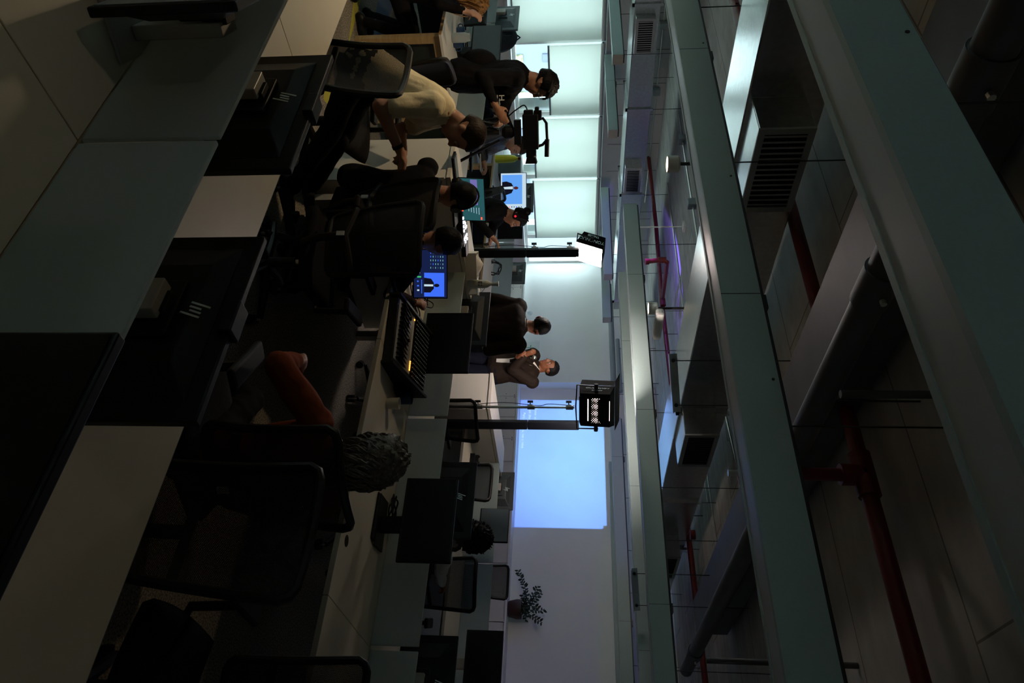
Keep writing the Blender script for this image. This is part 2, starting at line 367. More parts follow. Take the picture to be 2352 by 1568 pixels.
for i, b in enumerate(bx):
    struct(MB().box((b - 1.05, -5.2, .8), (b + 1.05, -5.19, 2.36), 'window_glass').build(f'window_{i + 10}'))
    tb = thing('roller_blind', ['white roller blind in the corner of the wall behind the viewer', 'white roller blind next to the corner one behind the viewer'][i], 'blind', (b, -4.97, 2.36)); MB().tube([(-1.05, 0, 0), (1.05, 0, 0)], .03, 'white_paint').build('roller', tb)
    MB().box((-1.03, -.002, -1.6), (1.03, 0, 0), 'blind_fabric').build('fabric', tb)
SILL, HEAD = .80, 2.36
wl = MB().box((XW - .3, -5.3, 0), (XW, YF, SILL), 'wall_white').box((XW - .3, 4.85, SILL), (XW, 4.95, HEAD), 'wall_white').box((XW - .3, -.2, SILL), (XW, .1, HEAD), 'wall_white').box((XW - .3, -5.3, SILL), (XW, -4.5, HEAD), 'wall_white')
wl.box((XW - .3, -5.3, HEAD), (XW, YF, CZ), 'bulkhead')
y = -2.8
while y < 11.4:                                      # panel joints of the bulkhead over the windows
    wl.box((XW - .001, y - .004, HEAD + .1), (XW + .002, y + .004, CZ), 'dark_metal'); y += .62
struct(wl.build('wall_left'))
struct(MB().box((XW, -5, SILL - .04), (XW + .16, YF, SILL), 'worktop_white').build('trim_1'))
bays = [(4.95, 6.3), (6.3, 7.7), (7.7, 9.1), (9.1, 10.7), (10.7, 11.5)]
for i, (a, b) in enumerate(bays):
    f = MB(); x0, x1 = XW - .10, XW - .03
    for p, q in (((x0, a, SILL), (x1, a + .05, HEAD)), ((x0, b - .05, SILL), (x1, b, HEAD)), ((x0, a + .05, SILL), (x1, b - .05, SILL + .06)), ((x0, a + .05, HEAD - .06), (x1, b - .05, HEAD))): f.box(p, q, 'white_paint')
    f.box((x0, (a + b) / 2 - .012, SILL + .06), (x1 - .03, (a + b) / 2 + .012, HEAD - .06), 'white_paint') if b - a > 1 and i != 1 else None
    fo = struct(f.build(f'window_{i + 1}'))
    g = MB().box((x0 + .03, a + .05, SILL + .06), (x0 + .036, b - .05, HEAD - .06), 'window_glass').build('window_pane', fo)
struct(MB().box((XW - .30, 6.04, 0), (XW - .14, 6.32, CZ), 'white_paint').build('pillar_1')); 
for k, (a, b) in enumerate(((7.42, 7.70), (8.88, 9.12), (10.46, 10.70))): struct(MB().box((XW - .30, a, -.1), (XW - .13, b, CZ), 'white_paint').build(f'pillar_{k + 2}'))
# roller blinds
blab = ['roller blind drawn fully down behind the seated blond woman', 'roller blind drawn half down above the camera operator', 'roller blind behind the video camera', 'roller blind above the monitor with the blue picture', '']
for i, (bot, lab) in enumerate(((.86, blab[0]), (1.42, blab[1]), (1.11, blab[2]), (1.05, blab[3]))):
    a, b = bays[i]
    t = thing('roller_blind', 'white ' + lab, 'blind', (XW + .05, (a + b) / 2, HEAD - .06), 0, 'roller blinds of the window wall'); h = (b - a) / 2 - .02
    MB().tube([(0, -h, 0), (0, h, 0)], .028, 'white_paint', 12).box((-.045, -h, -.005), (.02, h, .05), 'pvc_grey').build('roller', t)
    MB().box((-.003, -h + .02, bot - HEAD + .06), (-.001, h - .02, 0), 'blind_fabric').build('fabric', t)
    MB().box((-.012, -h + .02, bot - HEAD + .04), (.010, h - .02, bot - HEAD + .07), 'pvc_grey').build('bottom_bar', t)
for i, (a, b) in enumerate(((-4.5, -.2), (.1, 4.85))):
    struct(MB().box((XW - .07, a, SILL), (XW - .064, b, HEAD), 'window_glass').build(f'window_{i + 7}'))
    tb = thing('roller_blind', ['white roller blind beside the viewer, beyond the picture edge', 'wide white roller blind between the viewer and the blond woman'][i], 'blind', (XW + .05, (a + b) / 2, HEAD)); h = (b - a) / 2
    MB().tube([(0, -h, 0), (0, h, 0)], .03, 'white_paint').build('roller', tb); MB().box((-.002, -h, -1.5), (0, h, 0), 'blind_fabric').build('fabric', tb)
# building across the street
bt = thing('office_building', 'pale panelled office building outside the windows', 'building', (-30, 8, -9))
MB().box((-2, -40, 7), (0, 60, 13.2), 'facade').build('wall', bt)
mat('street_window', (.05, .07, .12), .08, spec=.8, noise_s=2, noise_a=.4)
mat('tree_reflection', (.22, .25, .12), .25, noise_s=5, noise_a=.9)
def far(px_, py_): return onX(px_, py_, -29.96)
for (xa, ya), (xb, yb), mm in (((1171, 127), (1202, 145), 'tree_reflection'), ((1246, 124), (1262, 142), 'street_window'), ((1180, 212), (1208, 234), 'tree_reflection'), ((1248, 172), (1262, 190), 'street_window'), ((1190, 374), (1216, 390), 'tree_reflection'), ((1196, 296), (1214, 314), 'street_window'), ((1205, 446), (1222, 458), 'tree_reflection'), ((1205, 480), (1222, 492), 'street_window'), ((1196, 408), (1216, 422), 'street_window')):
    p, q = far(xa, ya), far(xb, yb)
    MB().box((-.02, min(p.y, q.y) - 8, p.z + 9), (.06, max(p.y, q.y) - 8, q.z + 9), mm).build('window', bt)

# ------------------------------------------------------------------ credenza along the front wall
CY, CT = 11.30, .795
kx = -12.45
n = 0
cab_x = [-10.9, -10.42]
units = []
x = -11.0
while x < 2.9:
    units.append((x, x + .92)); x += .92
offs = onY(1165, 957, CY).x     # a door seam measured in the room
sh = min(((offs - u[0]) for u in units), key=abs)
for k, (a, b) in enumerate(units):
    a += sh; b += sh
    if b < XW + .2: continue
    a = max(a, XW + .05); yb = YF - .01 if a < XC else YB - .01
    if a < XC < b: b_ = b
    t = thing('storage_cabinet', ['low beige storage cabinet under the front wall', 'low cabinet'][0] + ', ' + ['below the bright window corner', 'second along from the window corner', 'third along from the window corner', 'behind the speaking man', 'under the text of the projection', 'under the middle of the projection', 'under the far edge of the projection', 'just past the projection', 'to the side of the potted plant', 'under the potted plant', 'past the potted plant', 'past the plant, second one', 'near the far end', 'at the end', 'last', 'x'][min(k, 15)], 'cabinet', ((a + b) / 2, CY, 0), 0, 'low cabinets along the front wall')
    hw = (b - a) / 2
    yd = (YF if a < XC else YB) - CY - .012
    MB().box((-hw + .004, .02, .06), (hw - .004, yd, CT - .035), 'cabinet_white').box((-hw + .03, .05, 0), (hw - .03, yd - .03, .06), 'dark_metal').build('body', t)
    for s in (-1, 1):
        d = MB().box((min(s * .003, s * (hw - .006)), 0, .07), (max(s * .003, s * (hw - .006)), .019, CT - .045), 'cabinet_white').build('door', t, bevel=.002)
        MB().ball((s * .05, -.012, CT - .23), .013, 'steel', 12, 8).build('knob', d, smooth=True)
        MB().tube([(s * .025, .001, CT - .075), (s * .025, -.004, CT - .075)], .009, 'dark_metal', 12).build('lock', d)
tag(MB().box((XW + .02, CY - .015, CT - .03), (XC, YF - .004, CT), 'worktop_white').box((XC, CY - .015, CT - .03), (3.9, YB - .004, CT), 'worktop_white').build('worktop', bevel=.003), 'long white worktop over the low cabinets under the projection', 'worktop')
mat('mid_grey', (.35, .36, .36), .6)
# projected caption and projector
PX0, PX1 = onY(1181, 918, YB).x, onY(1181, 1210, YB).x
PZ0, PZ1 = onY(1181, 1210, YB).z, onY(1394, 1213, YB).z
cap = None
CAPT = thing('projected_caption', 'small white projected caption in the lower corner of the blue projection', 'projection', ((PX0 + .9), YB - .004, PZ0 + .1))
emat('caption_light', (.55, .80, 1), 1.0)
for i, (s, cxp) in enumerate((('Fonte: acervo', -.52), ('Sem título', -.56), ('Para subtítulos, use a caixa', -.22))):
    text('line', s, .072, 'caption_light', (cxp, 0, .20 - i * .11), (1, 0, 0), (0, 0, 1), CAPT)
pj = thing('projector', 'ceiling projector hanging behind the light beams', 'projector', (-7.65, 7.2, 2.56))
MB().box((-.17, -.14, 0), (.17, .14, .11), 'white_paint').build('housing', pj, bevel=.012)
MB().tube([(0, .14, .055), (0, .17, .055)], .035, 'dark_metal', 16).build('lens', pj)
MB().tube([(0, 0, .11), (0, 0, CZ - 2.56 - .02)], .009, 'white_paint').box((-.06, -.06, CZ - 2.56 - .03), (.06, .06, CZ - 2.56), 'white_paint').build('ceiling_mount', pj)
def projector_lamp():
    px, py, pz = -7.65, 7.39, 2.615
    o = lamp('projector_beam', 'SPOT', (px, py, pz), 900, (1, 1, 1), (0, 1, 0), spot_size=R(125), spot_blend=.1, shadow_soft_size=.012)
    o.rotation_euler = (R(90), 0, 0)
    l = o.data; l.use_nodes = True; nt = l.node_tree; e = nt.nodes['Emission']
    tc = nt.nodes.new('ShaderNodeTexCoord'); sx = nt.nodes.new('ShaderNodeSeparateXYZ'); nt.links.new(tc.outputs['Normal'], sx.inputs[0])
    def mth(op, a, b, c=None):
        k = nt.nodes.new('ShaderNodeMath'); k.operation = op
        for i, v in enumerate((a, b, c)):
            if v is None: continue
            if isinstance(v, (int, float)): k.inputs[i].default_value = v
            else: nt.links.new(v, k.inputs[i])
        return k.outputs[0]
    u = mth('DIVIDE', sx.outputs['X'], sx.outputs['Z']); v = mth('DIVIDE', sx.outputs['Y'], sx.outputs['Z'])
    u = mth('MULTIPLY', u, -1); v = mth('MULTIPLY', v, -1)      # slope to the right and up of the axis
    d = YB - py; u0, u1, v0, v1 = (PX0 - px) / d, (PX1 - px) / d, (PZ0 - pz) / d, (PZ1 - pz) / d
    inside = mth('MULTIPLY', mth('MULTIPLY', mth('GREATER_THAN', u, u0), mth('LESS_THAN', u, u1)), mth('MULTIPLY', mth('GREATER_THAN', v, v0), mth('LESS_THAN', v, v1)))
    cu, cv = (u0 + u1) / 2, (v0 + v1) / 2
    r2 = mth('ADD', mth('POWER', mth('DIVIDE', mth('SUBTRACT', u, cu), u1 - u0), 2), mth('POWER', mth('DIVIDE', mth('SUBTRACT', v, cv + .05), (v1 - v0) * 1.3), 2))
    cr = nt.nodes.new('ShaderNodeValToRGB'); nt.links.new(r2, cr.inputs[0]); ee = cr.color_ramp.elements
    ee[0].position = 0; ee[0].color = (.20, .50, 1, 1); ee[1].position = .42; ee[1].color = (.10, .24, 1, 1)
    mx = nt.nodes.new('ShaderNodeMix'); mx.data_type = 'RGBA'; nt.links.new(inside, mx.inputs[0]); mx.inputs[6].default_value = (.0035, .002, .016, 1); nt.links.new(cr.outputs[0], mx.inputs[7])
    nt.links.new(mx.outputs[2], e.inputs['Color'])
    # even light over the wall: undo the distance and angle falloff of the cone
    f = mth('POWER', mth('ADD', mth('ADD', mth('MULTIPLY', u, u), mth('MULTIPLY', v, v)), 1), 1.5)
    nt.links.new(mth('MULTIPLY', f, 1.0), e.inputs['Strength'])
projector_lamp()

# ------------------------------------------------------------------ hanging light beams
def beam(x0, x1, yn, zb, h, wd, lab, group, seams=(), rods=None, cap=False):
    L = x1 - x0; t = thing('light_beam', lab, 'ceiling light', (x0, yn, zb), 0, group)
    e = .004
    MB().box((0, 0, 0), (L, .012, h), 'teal_paint').box((0, wd - .012, 0), (L, wd, h), 'teal_paint').box((0, .012, h - .012), (L, wd - .012, h), 'teal_paint').box((0, .012, 0), (L, .022, .006), 'teal_paint').box((0, wd - .022, 0), (L, wd - .012, .006), 'teal_paint').build('housing', t)
    MB().box((.01, .022, .003), (L - .01, wd - .022, .012), 'diffuser').build('diffuser', t)
    MB().box((0, .02, h), (L, wd - .02, h + .018), 'dark_metal').build('top_rail', t)
    for s in seams: MB().box((s - x0 - .0015, -.001, 0), (s - x0 + .0015, .001, h), 'dark_metal').box((s - x0 - .02, .03, h + .016), (s - x0 + .05, .09, h + .03), 'dark_metal').build('joint', t)
    for q in (0, L): MB().box((q - .003, 0, 0), (q + .003, wd, h), 'card_grey' if cap else 'teal_paint').build('end_cap', t)
    x = x0 + .35
    while x < x1:
        MB().tube([(x - x0, -.002, h * .87), (x - x0, .001, h * .87)], .0055, 'dark_metal', 8).build('screw', t) if zb > 2.35 and yn < 3 else None
        x += 1.15
    x = x0 + .6
    while x < x1:
        MB().tube([(x - x0, wd / 2, h), (x - x0, wd / 2, CZ - zb)], .0035, 'dark_metal', 6).build('hanger_rod', t); x += 1.5
    return t
zb, h, wd = 2.40, .157, .163
g1 = 'hanging linear light beams over the desks'
beam(-6.5, 2.6, .886, zb, h, wd, 'pale green light beam nearest overhead, the largest of the beams', g1, (-3.2, -.3))
beam(-6.5, 2.6, 2.225, zb, h, wd, 'pale green light beam, second nearest, running past the big square grille', g1, (onz(1560, 119, zb).x, onz(1660, 656, zb).x, -.2))
beam(-6.5, 2.6, 5.74, zb, h, wd, 'light beam in front of the red branch pipe, third from the viewer', g1, (onz(1443, 617, zb).x, onz(1464, 924, zb).x, onz(1500, 1351, zb).x))
beam(-6.5, 2.6, 6.90, zb, h, wd, 'light beam just behind the third one, with violet lower edge', g1, (onz(1429, 776, zb).x, onz(1453, 1067, zb).x, onz(1477, 1454, zb).x))
beam(-5.98, 2.6, 9.65, zb, h, wd, 'cream light beam starting above the second studio lamp', g1, (-5.3, -2.9))
beam(-5.70, 2.6, 10.55, zb, h, wd, 'light beam nearest the front wall, above the projection', g1)
zb2, h2, wd2 = 2.33, .138, .144
g2 = 'shorter light beams by the windows'
beam(-10.95, -8.74, 5.17, zb2, h2, wd2, 'window side light beam above the camera operator, nearest of its row', g2, cap=True)
beam(-10.95, -8.93, 6.47, zb2, h2, wd2, 'window side light beam above the video camera, second of its row', g2, (-10.2,), cap=True)
beam(-10.4, -8.22, 8.78, zb2, h2, wd2, 'window side light beam ending just past the lit studio lamp', g2, cap=True)
beam(-10.1, -7.93, 9.55, zb2, h2, wd2, 'window side light beam farthest from the viewer in its row', g2, cap=True)

# ------------------------------------------------------------------ air ducts, pipes, conduits
def duct(name, lab, x0, x1, z0, z1, y0, y1, m, bands, outlets, group='rectangular air ducts under the ceiling'):
    t = thing(name, lab, 'air duct', (x1, y0, z0), 0, group)
    MB().box((x0 - x1, 0, 0), (0, y1 - y0, z1 - z0), m).build('duct_body', t, bevel=.008)
    for yb in bands:
        f = MB()
        f.box((x0 - x1 - .03, yb - y0 - .018, -.03), (.03, yb - y0 + .018, 0), m).box((0, yb - y0 - .018, -.03), (.03, yb - y0 + .018, z1 - z0 + .03), m).box((x0 - x1 - .03, yb - y0 - .018, -.03), (x0 - x1, yb - y0 + .018, z1 - z0), m)
        f.build('flange', t)
        MB().tube([(.015, yb - y0, z1 - z0), (.015, yb - y0, CZ - z0)], .004, 'dark_metal', 6).build('hanger_rod', t)
    for (a, b, za, zc, dx) in outlets:
        bx = MB().box((0, a - y0, za - z0), (dx, b - y0, zc - z0), m).build('outlet_box', t, bevel=.006)
        g = MB(); X = dx; fr = .035
        A, B, Z0, Z1 = a - y0, b - y0, za - z0, zc - z0
        g.box((X, A, Z0), (X + .012, A + fr, Z1), 'mid_grey').box((X, B - fr, Z0), (X + .012, B, Z1), 'mid_grey').box((X, A + fr, Z0), (X + .012, B - fr, Z0 + fr), 'mid_grey').box((X, A + fr, Z1 - fr), (X + .012, B - fr, Z1), 'mid_grey')
        g.box((X + .001, A + fr, Z0 + fr), (X + .002, B - fr, Z1 - fr), 'black'); nsl = 14
        for q in range(nsl):
            yy = A + fr + (B - A - 2 * fr) * (q + .5) / nsl; hw = (B - A - 2 * fr) / nsl * .26
            g.add([(X + .002, yy + hw, Z0 + fr), (X + .010, yy - hw, Z0 + fr), (X + .010, yy - hw, Z1 - fr), (X + .002, yy + hw, Z1 - fr)], [(0, 1, 2, 3)], 'mid_grey')
        g.build('grille', bx)
    return t
gy = lambda x, y, X: onX(x, y, X).y
duct('window_duct', 'galvanised duct running beside the windows', -10.0, -9.3, 2.617, 2.96, 2.2, 10.95, 'galv', [gy(1519, 8, -9.3), gy(1495, 250, -9.3), gy(1482, 446, -9.3), 10.7],
     [(gy(1463, 46, -9.15), gy(1463, 128, -9.15), 2.64, 2.90, .12), (gy(1440, 389, -9.15), gy(1440, 446, -9.15), 2.64, 2.90, .12)])
duct('main_duct', 'large galvanised duct crossing over the desks with three square grilles', -4.16, -3.6, 2.78, 3.215, -.6, 11.3, 'galv', [.9, gy(1560, 945, -3.6), gy(1555, 1150, -3.6), 8.9],
     [(gy(1745, 300, -3.3), gy(1708, 490, -3.3), 2.80, 3.10, .28), (gy(1571, 1001, -3.3), gy(1553, 1073, -3.3), 2.80, 3.10, .28), (gy(1540, 1282, -3.3), gy(1538, 1310, -3.3) + .3, 2.80, 3.10, .28)])
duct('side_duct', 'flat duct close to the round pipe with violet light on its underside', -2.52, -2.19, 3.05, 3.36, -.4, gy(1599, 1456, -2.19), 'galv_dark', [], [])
t = thing('round_duct', 'thick round metal pipe running overhead', 'pipe', (-1.9, -.5, 2.95))
yend = gy(1604, 1540, -1.9) + .5
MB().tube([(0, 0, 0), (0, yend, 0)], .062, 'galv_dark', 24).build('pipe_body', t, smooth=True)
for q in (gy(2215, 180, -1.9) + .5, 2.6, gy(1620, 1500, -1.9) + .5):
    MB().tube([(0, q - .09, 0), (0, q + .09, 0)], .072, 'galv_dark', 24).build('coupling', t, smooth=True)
    MB().tube([(.08, q, 0), (.10, q, 0)], .012, 'steel', 8).build('bolt', t)
for q in (1.6, 3.4): MB().tube([(0, q, .06), (0, q, .45)], .005, 'dark_metal', 6).build('hanger_rod', t)
def pipe_thing(name, lab, cat, pts, r, m, group=None, n=12, clamps=(), fit=()):
    p0 = Vector(pts[0]); t = thing(name, lab, cat, p0, 0, group)
    MB().tube([Vector(p) - p0 for p in pts], r, m, n).build('pipe_body', t, smooth=True)
    for c in clamps:
        c = Vector(c) - p0; MB().box((c.x - .02, c.y - r - .01, c.z - .012), (c.x + .02, c.y + r + .01, c.z + .012), m).tube([c, (c.x, c.y, CZ - p0.z - .002)], .005, 'dark_metal', 6).build('clamp', t)
    for a, b in fit: MB().tube([Vector(a) - p0, Vector(b) - p0], r * 1.35, m, n).build('fitting', t, smooth=True)
    return t
ry, rz_ = 3.42, 3.285
xt = onY(1962, 1090, ry).x
t = pipe_thing('sprinkler_pipe', 'thick dark red sprinkler pipe crossing the ceiling overhead', 'pipe', [(-9.2, ry, rz_), (2.5, ry, rz_)], .042, 'red_paint', 'red sprinkler pipes', clamps=[(-6.5, ry, rz_), (-2.75, ry, rz_), (.5, ry, rz_)], fit=[((xt - .12, ry, rz_), (xt + .12, ry, rz_)), ((xt, ry, rz_ - .12), (xt, ry, rz_))])
MB().tube([(xt + 9.2, 0, -.1), (xt + 9.2, 0, -.62)], .034, 'red_paint', 12).tube([(xt + 9.2, 0, -.62), (xt + 9.2, 0, -.68)], .018, 'steel', 8).build('drop_pipe', t, smooth=True)
y2 = 1.44 / .166
pipe_thing('sprinkler_pipe', 'slim red sprinkler pipe beyond the third light beam', 'pipe', [onY(1487, 335, y2), onY(1507, 520, y2), onY(1520, 690, y2), onY(1538, 850, y2), (-.5, y2, 3.28)], .035, 'red_paint', 'red sprinkler pipes', clamps=[onY(1490, 336, y2), onY(1528, 767, y2)])
e1, e2 = onY(1531, 596, y2 - 1.0), onY(1482, 601, y2 - 1.0)
q1 = onY(1521, 688, y2 - .04)
pipe_thing('sprinkler_branch', 'red branch pipe with elbow joining the slim red pipe', 'pipe', [e2, onY(1490, 600, y2 - 1.0), onY(1524, 596, y2 - 1.0), onY(1532, 602, y2 - 1.0), onY(1530, 620, y2 - .8), q1], .034, 'red_paint', 'red sprinkler branches', fit=[(onY(1512, 597, y2 - 1.0), onY(1530, 597, y2 - 1.0)), (e2, onY(1490, 600, y2 - 1.0)), (onY(1521, 686, y2 - .06), onY(1523, 702, y2 - .04))])
pipe_thing('sprinkler_branch', 'short red drop pipe hanging beside the main duct low grille', 'pipe', [onX(1585, 1228, -3.0), onX(1597, 1228, -3.0)], .05, 'red_paint', 'red sprinkler branches')
cy1, cy2 = 1.55 / .243, 1.55 / .199
for k, (cy, lab, x0) in enumerate(((cy1, 'thin steel conduit nearer the viewer holding the lit downlight', -9.2), (cy2, 'thin steel conduit farther away running behind the lit downlight', -9.3))):
    t = pipe_thing('conduit', lab, 'conduit', [(x0, cy, 3.35), (-3.7, cy, 3.35)], .013, 'steel', 'steel conduits on the ceiling', clamps=[(-5.9, cy, 3.35)])
bxp = [(1568, 320, cy1), (1566, 468, cy1), (1524, 57, cy2), (1508, 210, cy2), (1479, 560, 9.6), (1475, 577, 9.6)]
for k, (px_, py_, cy) in enumerate(bxp[:4]):
    p = onY(px_, py_, cy)
    if k > 1: p = onX(px_, py_, XW + .06)
    tag(MB().box((p.x - .06, p.y - .05, 3.29 if k < 2 else p.z - .06), (p.x + .06, p.y + .05, 3.395 if k < 2 else p.z + .06), 'pvc_grey').build('junction_box', bevel=.008), 'small grey junction box on the ceiling, ' + ['above the lit downlight', 'past the lit downlight', 'above the window grille', 'beside the duct band'][k], 'junction box', 'junction boxes')
pipe_thing('conduit', 'steel conduit along the ceiling right of the main duct', 'conduit', [onz(1666, 955, 3.35), onz(1705, 1130, 3.35), onz(1720, 1300, 3.35)], .016, 'steel', 'steel conduits on the ceiling')
pipe_thing('conduit', 'steel conduit behind the slatted main duct end', 'conduit', [onz(1622, 1080, 3.35), onz(1648, 1262, 3.35)], .014, 'steel', 'steel conduits on the ceiling')
pipe_thing('drain_pipe', 'grey pipe running along the wall high above the speaking man', 'pipe', [onY(1400, 655, 11.25), onY(1406, 800, 11.25), onY(1413, 962, 11.25)], .055, 'pvc_grey', 'grey pipes', clamps=[onY(1412, 905, 11.25)])
pipe_thing('drain_pipe', 'thin grey pipe beside the thicker grey one', 'pipe', [onY(1418, 780, 11.1), onY(1425, 900, 11.1)], .04, 'pvc_grey', 'grey pipes', clamps=[onY(1419, 800, 11.1), onY(1424, 880, 11.1)])
pw = onX(1524, 57, XW + .03); pw2 = onX(1508, 210, XW + .03)
pipe_thing('conduit', 'steel conduit on the wall above the window blinds', 'conduit', [(XW + .02, pw.y - 1.2, pw.z), (XW + .02, pw.y, pw.z), (XW + .02, pw2.y, pw2.z), (XW + .02, pw2.y + 2.5, pw2.z)], .012, 'steel', 'steel conduits on the ceiling')
# upright hanger posts near the large beams
for k, (a, b, d) in enumerate((((1930, 905), (2146, 900), 2.9), ((1622, 1516), (1722, 1512), 4.1))):
    p, q = at(*a, d), at(*b, d); pipe_thing('hanger_post', 'upright steel hanger post ' + ['beside the thick round pipe', 'at the far end of the thick round pipe'][k], 'hanger', [(p.x, p.y, p.z), (p.x, p.y, CZ)], .017, 'galv_dark', 'upright hanger posts')
# angle struts: folded steel bars beside the ducts
for k, (a, b, d, lab) in enumerate((((1545, 812), (1554, 946), 5.2, 'folded galvanised strut hanging beside the main duct'), ((1456, 1304), (1463, 1402), 6.6, 'short galvanised strut seen between two light beams'))):
    p, q = at(*a, d), at(*b, d); ax = (q - p).normalized()
    t = thing('steel_strut', lab, 'strut', p, 0, 'galvanised struts'); L = (q - p).length
    v = ax.cross(UPZ).normalized(); w2 = ax.cross(v)
    MB().obox(ax * (L / 2) + w2 * .0, ax, v, w2, L / 2, .003, .03, 'galv').obox(ax * (L / 2) + v * .03 + w2 * .03, ax, v, w2, L / 2, .03, .003, 'galv').build('bar', t)
    MB().tube([ax * .05 - v * .01, ax * .05 + v * .01], .014, 'dark_metal', 8).tube([ax * (L - .05) - v * .01, ax * (L - .05) + v * .01], .014, 'dark_metal', 8).build('bolt', t)
    MB().tube([ax * .05, Vector((ax.x * .05, ax.y * .05, CZ - p.z))], .004, 'dark_metal', 6).tube([ax * (L - .05), Vector((ax.x * (L - .05), ax.y * (L - .05), CZ - p.z))], .004, 'dark_metal', 6).build('hanger_rod', t)
# downlights
for k, (px_, py_, cy, r, xx, lab) in enumerate(((1532, 377, cy1 - .1, .068, 1, 'lit white cylinder downlight beside the steel conduit, the larger one'), (1489, 708, 7.0, .066, 1, 'lit white cylinder downlight beside the red pipe, the smaller one'))):
    d = [5.8, 7.6][k]; p = at(px_, py_, d)
    t = thing('downlight', lab, 'lamp', p, 0, 'cylinder downlights')
    MB().lathe((0, 0, 0), [(r * .9, 0), (r, 0), (r, .085), (r * .8, .10), (0, .10)], 'white_paint', 32).build('shade', t, smooth=True)
    MB().lathe((0, 0, .006), [(0, 0), (r * .9, 0)], 'lamp_warm', 32).build('lens', t)
    MB().tube([(0, 0, .10), (.0, 0, .16), (.0, .0, CZ - p.z)], .014, 'dark_metal', 8).build('stem', t)
    lamp('downlight_beam', 'SPOT', p + Vector((0, 0, -.02)), 26, (1, .78, .5), (0, 0, -1), spot_size=R(110), spot_blend=.6, shadow_soft_size=.05)
for loc, e, lab in (((-4.45, 1.6, 2.62), 85, 'lit white downlight added unseen over the aisle, to warm the desks'), ((-1.0, -.9, 2.62), 4, 'lit white downlight added unseen above and behind the viewer as warm fill')):  # unseen downlights, added to warm the dark foreground
    t = thing('downlight', lab, 'lamp', loc, 0, 'cylinder downlights')
    MB().lathe((0, 0, 0), [(.06, 0), (.067, 0), (.067, .085), (.05, .10), (0, .10)], 'white_paint', 32).build('shade', t, smooth=True); MB().lathe((0, 0, .006), [(0, 0), (.06, 0)], 'lamp_warm', 32).build('lens', t)
    MB().tube([(0, 0, .10), (0, 0, CZ - loc[2])], .014, 'dark_metal', 8).build('stem', t)
    lamp('downlight_beam', 'SPOT', Vector(loc) - UPZ * .02, e, (1, .74, .44), (0, 0, -1), spot_size=R(150), spot_blend=.8, shadow_soft_size=.06)
# ceiling speaker / emergency lamp beside second downlight
p = at(1502, 745, 7.6)
tag(MB().box((-.05, -.22, 0), (.05, .22, .09), 'white_paint').build('emergency_light', bevel=.03, loc=p), 'elongated white fitting beside the smaller downlight', 'lamp')
tag(MB().box((-.07, -.07, 0), (.07, .07, .14), 'white_paint').tube([(0, 0, .14), (0, 0, CZ - onY(1448, 1181, 8.4).z)], .006, 'dark_metal', 6).build('sensor_box', loc=onY(1448, 1181, 8.4)), 'small white box under the ceiling between light beams', 'sensor')
# ------------------------------------------------------------------ desks
DZ = .74
def bench(x0, x1, yn, yp, yf, lab, wood=False, seams=()):
    t = thing('bench_desk', lab, 'desk', (x0, yn, 0), 0, 'double sided bench desks'); L = x1 - x0
    cuts = [x0] + list(seams) + [x1]
    for a, b in zip(cuts[:-1], cuts[1:]):
        for ya, yb in ((yn, yp - .008), (yp + .008, yf)):
            MB().box((a - x0 + .002, ya - yn, DZ - .025), (b - x0 - .002, yb - yn, DZ), 'desk_white' if not wood else 'worktop_white').box((a - x0 + .002, (ya if ya == yn else yb) - yn - .004, DZ - .026), (b - x0 - .002, (ya if ya == yn else yb) - yn + .004, DZ - .001), 'desk_edge' if not wood else 'wood').build('desktop', t, bevel=.002)
    for xx in (.03, L - .09) + ((L / 2,) if L > 3 else ()):
        m = 'wood' if wood else 'desk_edge'
        f = MB().box((xx, .03, 0), (xx + .06, .09, DZ - .03), m).box((xx, yf - yn - .09, 0), (xx + .06, yf - yn - .03, DZ - .03), m).box((xx, .09, DZ - .085), (xx + .06, yf - yn - .09, DZ - .03), m)
        if wood: f.box((xx, yp - yn - .03, 0), (xx + .06, yp - yn + .03, DZ - .085), m).box((xx + .02, .09, .05), (xx + .03, yf - yn - .09, DZ - .085), 'underdesk_shade')  # dark panel in the open frame stands in for the shade under the desk
        f.build('leg_frame', t, bevel=.002)
    MB().box((.2, yp - yn - .12, DZ - .16), (L - .2, yp - yn + .12, DZ - .13), 'desk_edge').build('cable_tray', t)
    return t
A_ = bench(-3.7, 2.6, .12, .90, 1.635, 'pale desk nearest the viewer with two black monitors behind its frosted screens', seams=(-2.485, -1.24, -.02, 1.2))
B_ = bench(-3.72, 2.6, 3.10, 3.92, 4.70, 'pale desk with the mixing console and the cups on it', seams=(-2.42, -1.0, .4, 1.8))
C_ = bench(-3.74, 2.6, 6.15, 6.95, 7.75, 'pale desk row beyond, in front of the low cabinets', seams=(-2.6, -1.2, .2, 1.6))
L2 = bench(-10.4, -5.52, 3.04, 3.86, 4.66, 'wood edged desk by the windows with bottle and blue cups', True, (-8.9, -7.2))
L3 = bench(-10.4, -5.50, 6.22, 7.03, 7.85, 'wood edged desk by the windows carrying the blue picture monitor', True, (-8.9, -7.2))
def screen(x0, x1, Y, zt, lab, m='frosted'):
    t = thing('desk_screen', lab, 'desk divider', ((x0 + x1) / 2, Y, DZ), 0, 'frosted desk dividers'); h = (x1 - x0) / 2 - .002
    MB().box((-h, -.006, .0), (h, .006, zt - DZ), m).build('panel', t, bevel=.003)
